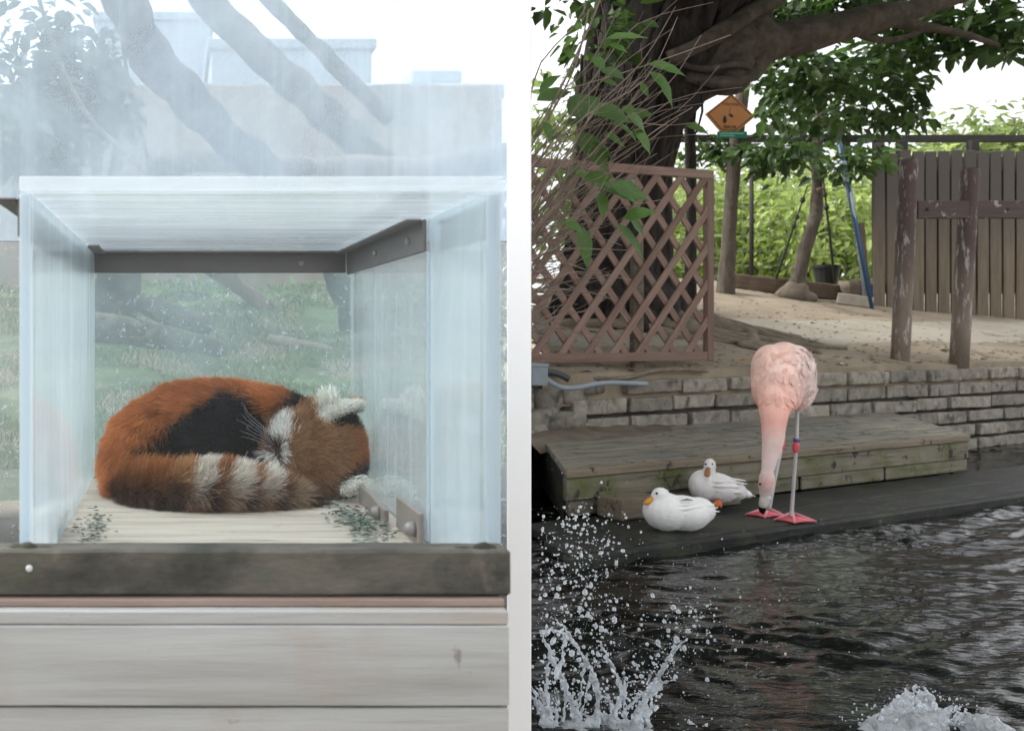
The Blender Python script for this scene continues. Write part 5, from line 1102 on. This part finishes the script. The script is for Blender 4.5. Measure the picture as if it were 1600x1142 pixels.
# splash: ragged sheets, threads and drops
M_spl, nt, b, out = new_mat('splash_water'); b.inputs['Base Color'].default_value = (.90, .95, .98, 1); b.inputs['Roughness'].default_value = .05; b.inputs['IOR'].default_value = 1.33; b.inputs['Transmission Weight'].default_value = .70
rq = random.Random(77)
def jet(tb, q, d, r0, r1, wob=.5):
    n = len(q); tb.tube([P(x, y, d+.05*math.sin(k)) for k, (x, y) in enumerate(q)], [(r0+(r1-r0)*k/(n-1))/F*d for k in range(n)], 8, wob, 22, rq.random()*50, 1, 6)
def splash(name, lab, jets, lumps, d, vox):
    tb = TB()
    for q, r0, r1 in jets: jet(tb, q, d, r0, r1)
    for (x, y, rx, ry, dp) in lumps: tb.ell(P(x, y, d), (rx/F*d, dp, ry/F*d), None, 22, 16, .55, 26, x)
    me = remesh(tb, vox, 2, name); n = len(me.vertices); c = np.empty(n*3, np.float32); me.vertices.foreach_get('co', c); c = c.reshape(-1, 3)
    for k in range(n):
        q = Vector(c[k]); c[k] += np.array(noise.noise_vector(q*45))*.008+np.array(noise.noise_vector(q*130))*.005
    me.vertices.foreach_set('co', c.ravel()); me.update(); return tag(obj(name, me, M_spl), lab, 'splash', kind='stuff')
SJ = []
LJ = [([(905, 1150), (890, 1090), (868, 1040), (845, 990)], 6, 2), ([(930, 1150), (935, 1090), (920, 1040), (895, 1000), (870, 965)], 5.5, 1.8), ([(950, 1150), (970, 1080), (950, 1030), (935, 1000)], 4.5, 1.6), ([(985, 1150), (1005, 1100), (1030, 1060), (1050, 1020), (1075, 995)], 6, 1.6), ([(900, 1150), (930, 1120), (960, 1136), (1000, 1136)], 8, 6), ([(865, 1150), (855, 1080), (858, 1030)], 5, 1.8), ([(845, 990), (870, 985), (890, 1000)], 4, 3), ([(868, 1060), (880, 1020), (880, 1000)], 4, 2), ([(1020, 1150), (1010, 1120), (1030, 1100)], 6, 2.5), ([(1060, 1150), (1080, 1135), (1110, 1140)], 6, 5)]
for k in range(26):                                   # ragged threads thrown outwards
    x0 = rq.uniform(850, 1015); vx = (x0-925)*rq.uniform(.1, .5)+rq.gauss(0, 20); h = rq.uniform(25, 130)*(1-.3*abs(x0-900)/115)
    LJ.append(([(x0, 1150), (x0+vx*.4, 1140-h*.55), (x0+vx*.8, 1140-h*.9), (x0+vx*1.2, 1140-h)], rq.uniform(1.6, 3.6), rq.uniform(.8, 1.4)))
for k in range(16):
    x0 = rq.uniform(1350, 1500); RJX = (x0-1425)*.3; h = rq.uniform(25, 62)*(1-.5*abs(x0-1425)/75)
    SJ.append(([(x0, 1155), (x0+RJX*.4, 1140-h*.5), (x0+RJX, 1140-h)], rq.uniform(5, 10), rq.uniform(2, 4)))
splash('water_splash', 'white splash crown bursting from the water at bottom left', LJ, [(895, 1146, 34, 14, .04), (985, 1144, 32, 9, .04)], 2.62, .0033)
RJ = [([(1380, 1160), (1400, 1110), (1425, 1085)], 22, 8), ([(1440, 1160), (1450, 1110), (1440, 1082)], 22, 7), ([(1350, 1150), (1370, 1125), (1395, 1105)], 12, 6), ([(1470, 1150), (1470, 1110)], 12, 6)]
splash('water_splash', 'white rounded splash lump at the bottom edge under the flamingo', RJ+SJ, [(1425, 1138, 42, 26, .07), (1380, 1145, 28, 16, .05)], 2.62, .004)
splash('water_splash', 'small white splash lump near the bottom right corner', [([(1540, 1160), (1538, 1122)], 18, 8)], [(1540, 1140, 28, 22, .06)], 2.60, .0045)
# drops
ico = bmesh.new(); bmesh.ops.create_icosphere(ico, subdivisions=1, radius=1); iv = np.array([v_.co[:] for v_ in ico.verts]); if_ = np.array([[v_.index for v_ in f_.verts] for f_ in ico.faces]); ico.free()
vs = []; fs = []; cnt = 0
def drop_at(px, py, d, r):
    global cnt
    c = np.array(P(px, py, d))
    if c[2] < .034: return
    s = .82*r/F*d*np.array([1, 1, rq.uniform(.8, 1.6)]); vs.append(iv*s*(1+.15*rw.normal(size=(len(iv), 1)))+c); fs.append(if_+cnt*len(iv)); cnt += 1
for k in range(800):
    u = rq.random()
    if u < .30: x, y, r = rq.gauss(905, 45), rq.gauss(930, 70), abs(rq.gauss(0, 1.7))+.7
    elif u < .48: x = rq.gauss(905, 40); y = 800+abs(rq.gauss(0, 60)); r = abs(rq.gauss(0, 1.3))+.6
    elif u < .66: t = rq.random(); x = 1000+100*t+rq.gauss(0, 16); y = 1080-135*t+rq.gauss(0, 26); r = abs(rq.gauss(0, 1.7))+.6
    elif u < .80: x, y, r = rq.gauss(930, 60), rq.gauss(1060, 50), abs(rq.gauss(0, 1.9))+.6
    elif u < .9: x, y, r = rq.gauss(1080, 60), rq.gauss(1020, 60), abs(rq.gauss(0, 1.1))+.5
    else: x, y, r = rq.uniform(840, 1350), rq.uniform(830, 1110), abs(rq.gauss(0, .7))+.45
    if x > 836: drop_at(x, y, rq.uniform(2.5, 3.3), r)
for k in range(60): x = 845+rq.random()*130; y = 790+rq.random()*130; drop_at(x, y, rq.uniform(3.2, 4.2), 1.0+rq.random()*2.2)
for q, r0, r1 in LJ:                                  # drops torn off along every thread
    for k in range(16):
        j = rq.random()**.7*(len(q)-1); a_ = int(min(j, len(q)-2)); t_ = j-a_; drop_at(q[a_][0]*(1-t_)+q[a_+1][0]*t_+rq.gauss(0, 9), q[a_][1]*(1-t_)+q[a_+1][1]*t_-abs(rq.gauss(0, 14)), 2.62+rq.gauss(0, .06), abs(rq.gauss(0, 1.4))+.6)
for q, r0, r1 in RJ+SJ:
    for k in range(14): drop_at(q[-1][0]+rq.gauss(0, 14), q[-1][1]+rq.gauss(0, 10), 2.62+rq.gauss(0, .06), abs(rq.gauss(0, 1.3))+.6)
for k in range(1500):                                 # fine mist of tiny drops
    u = rq.random(); x, y = (rq.gauss(900, 50), rq.gauss(960, 95)) if u < .55 else ((rq.gauss(1050, 60), rq.gauss(1010, 60)) if u < .85 else (rq.uniform(840, 1300), rq.uniform(850, 1120)))
    if x > 838: drop_at(x, y, rq.uniform(2.5, 3.4), rq.uniform(.35, .95))
for (x, y, r) in ((1052, 948, 6), (1060, 955, 5), (960, 968, 5.5), (1020, 930, 4.5), (940, 982, 5), (918, 960, 5), (905, 950, 4), (1105, 1061, 4), (1075, 985, 5), (1085, 978, 4), (865, 1000, 5), (1048, 1030, 5), (1042, 1040, 4)): drop_at(x, y, 2.8, r)
tag(obj('water_drops', smooth(npmesh('drops', np.concatenate(vs), np.concatenate(fs))), M_spl), 'spray of white water drops flying above the dark pond', 'drops', kind='stuff')
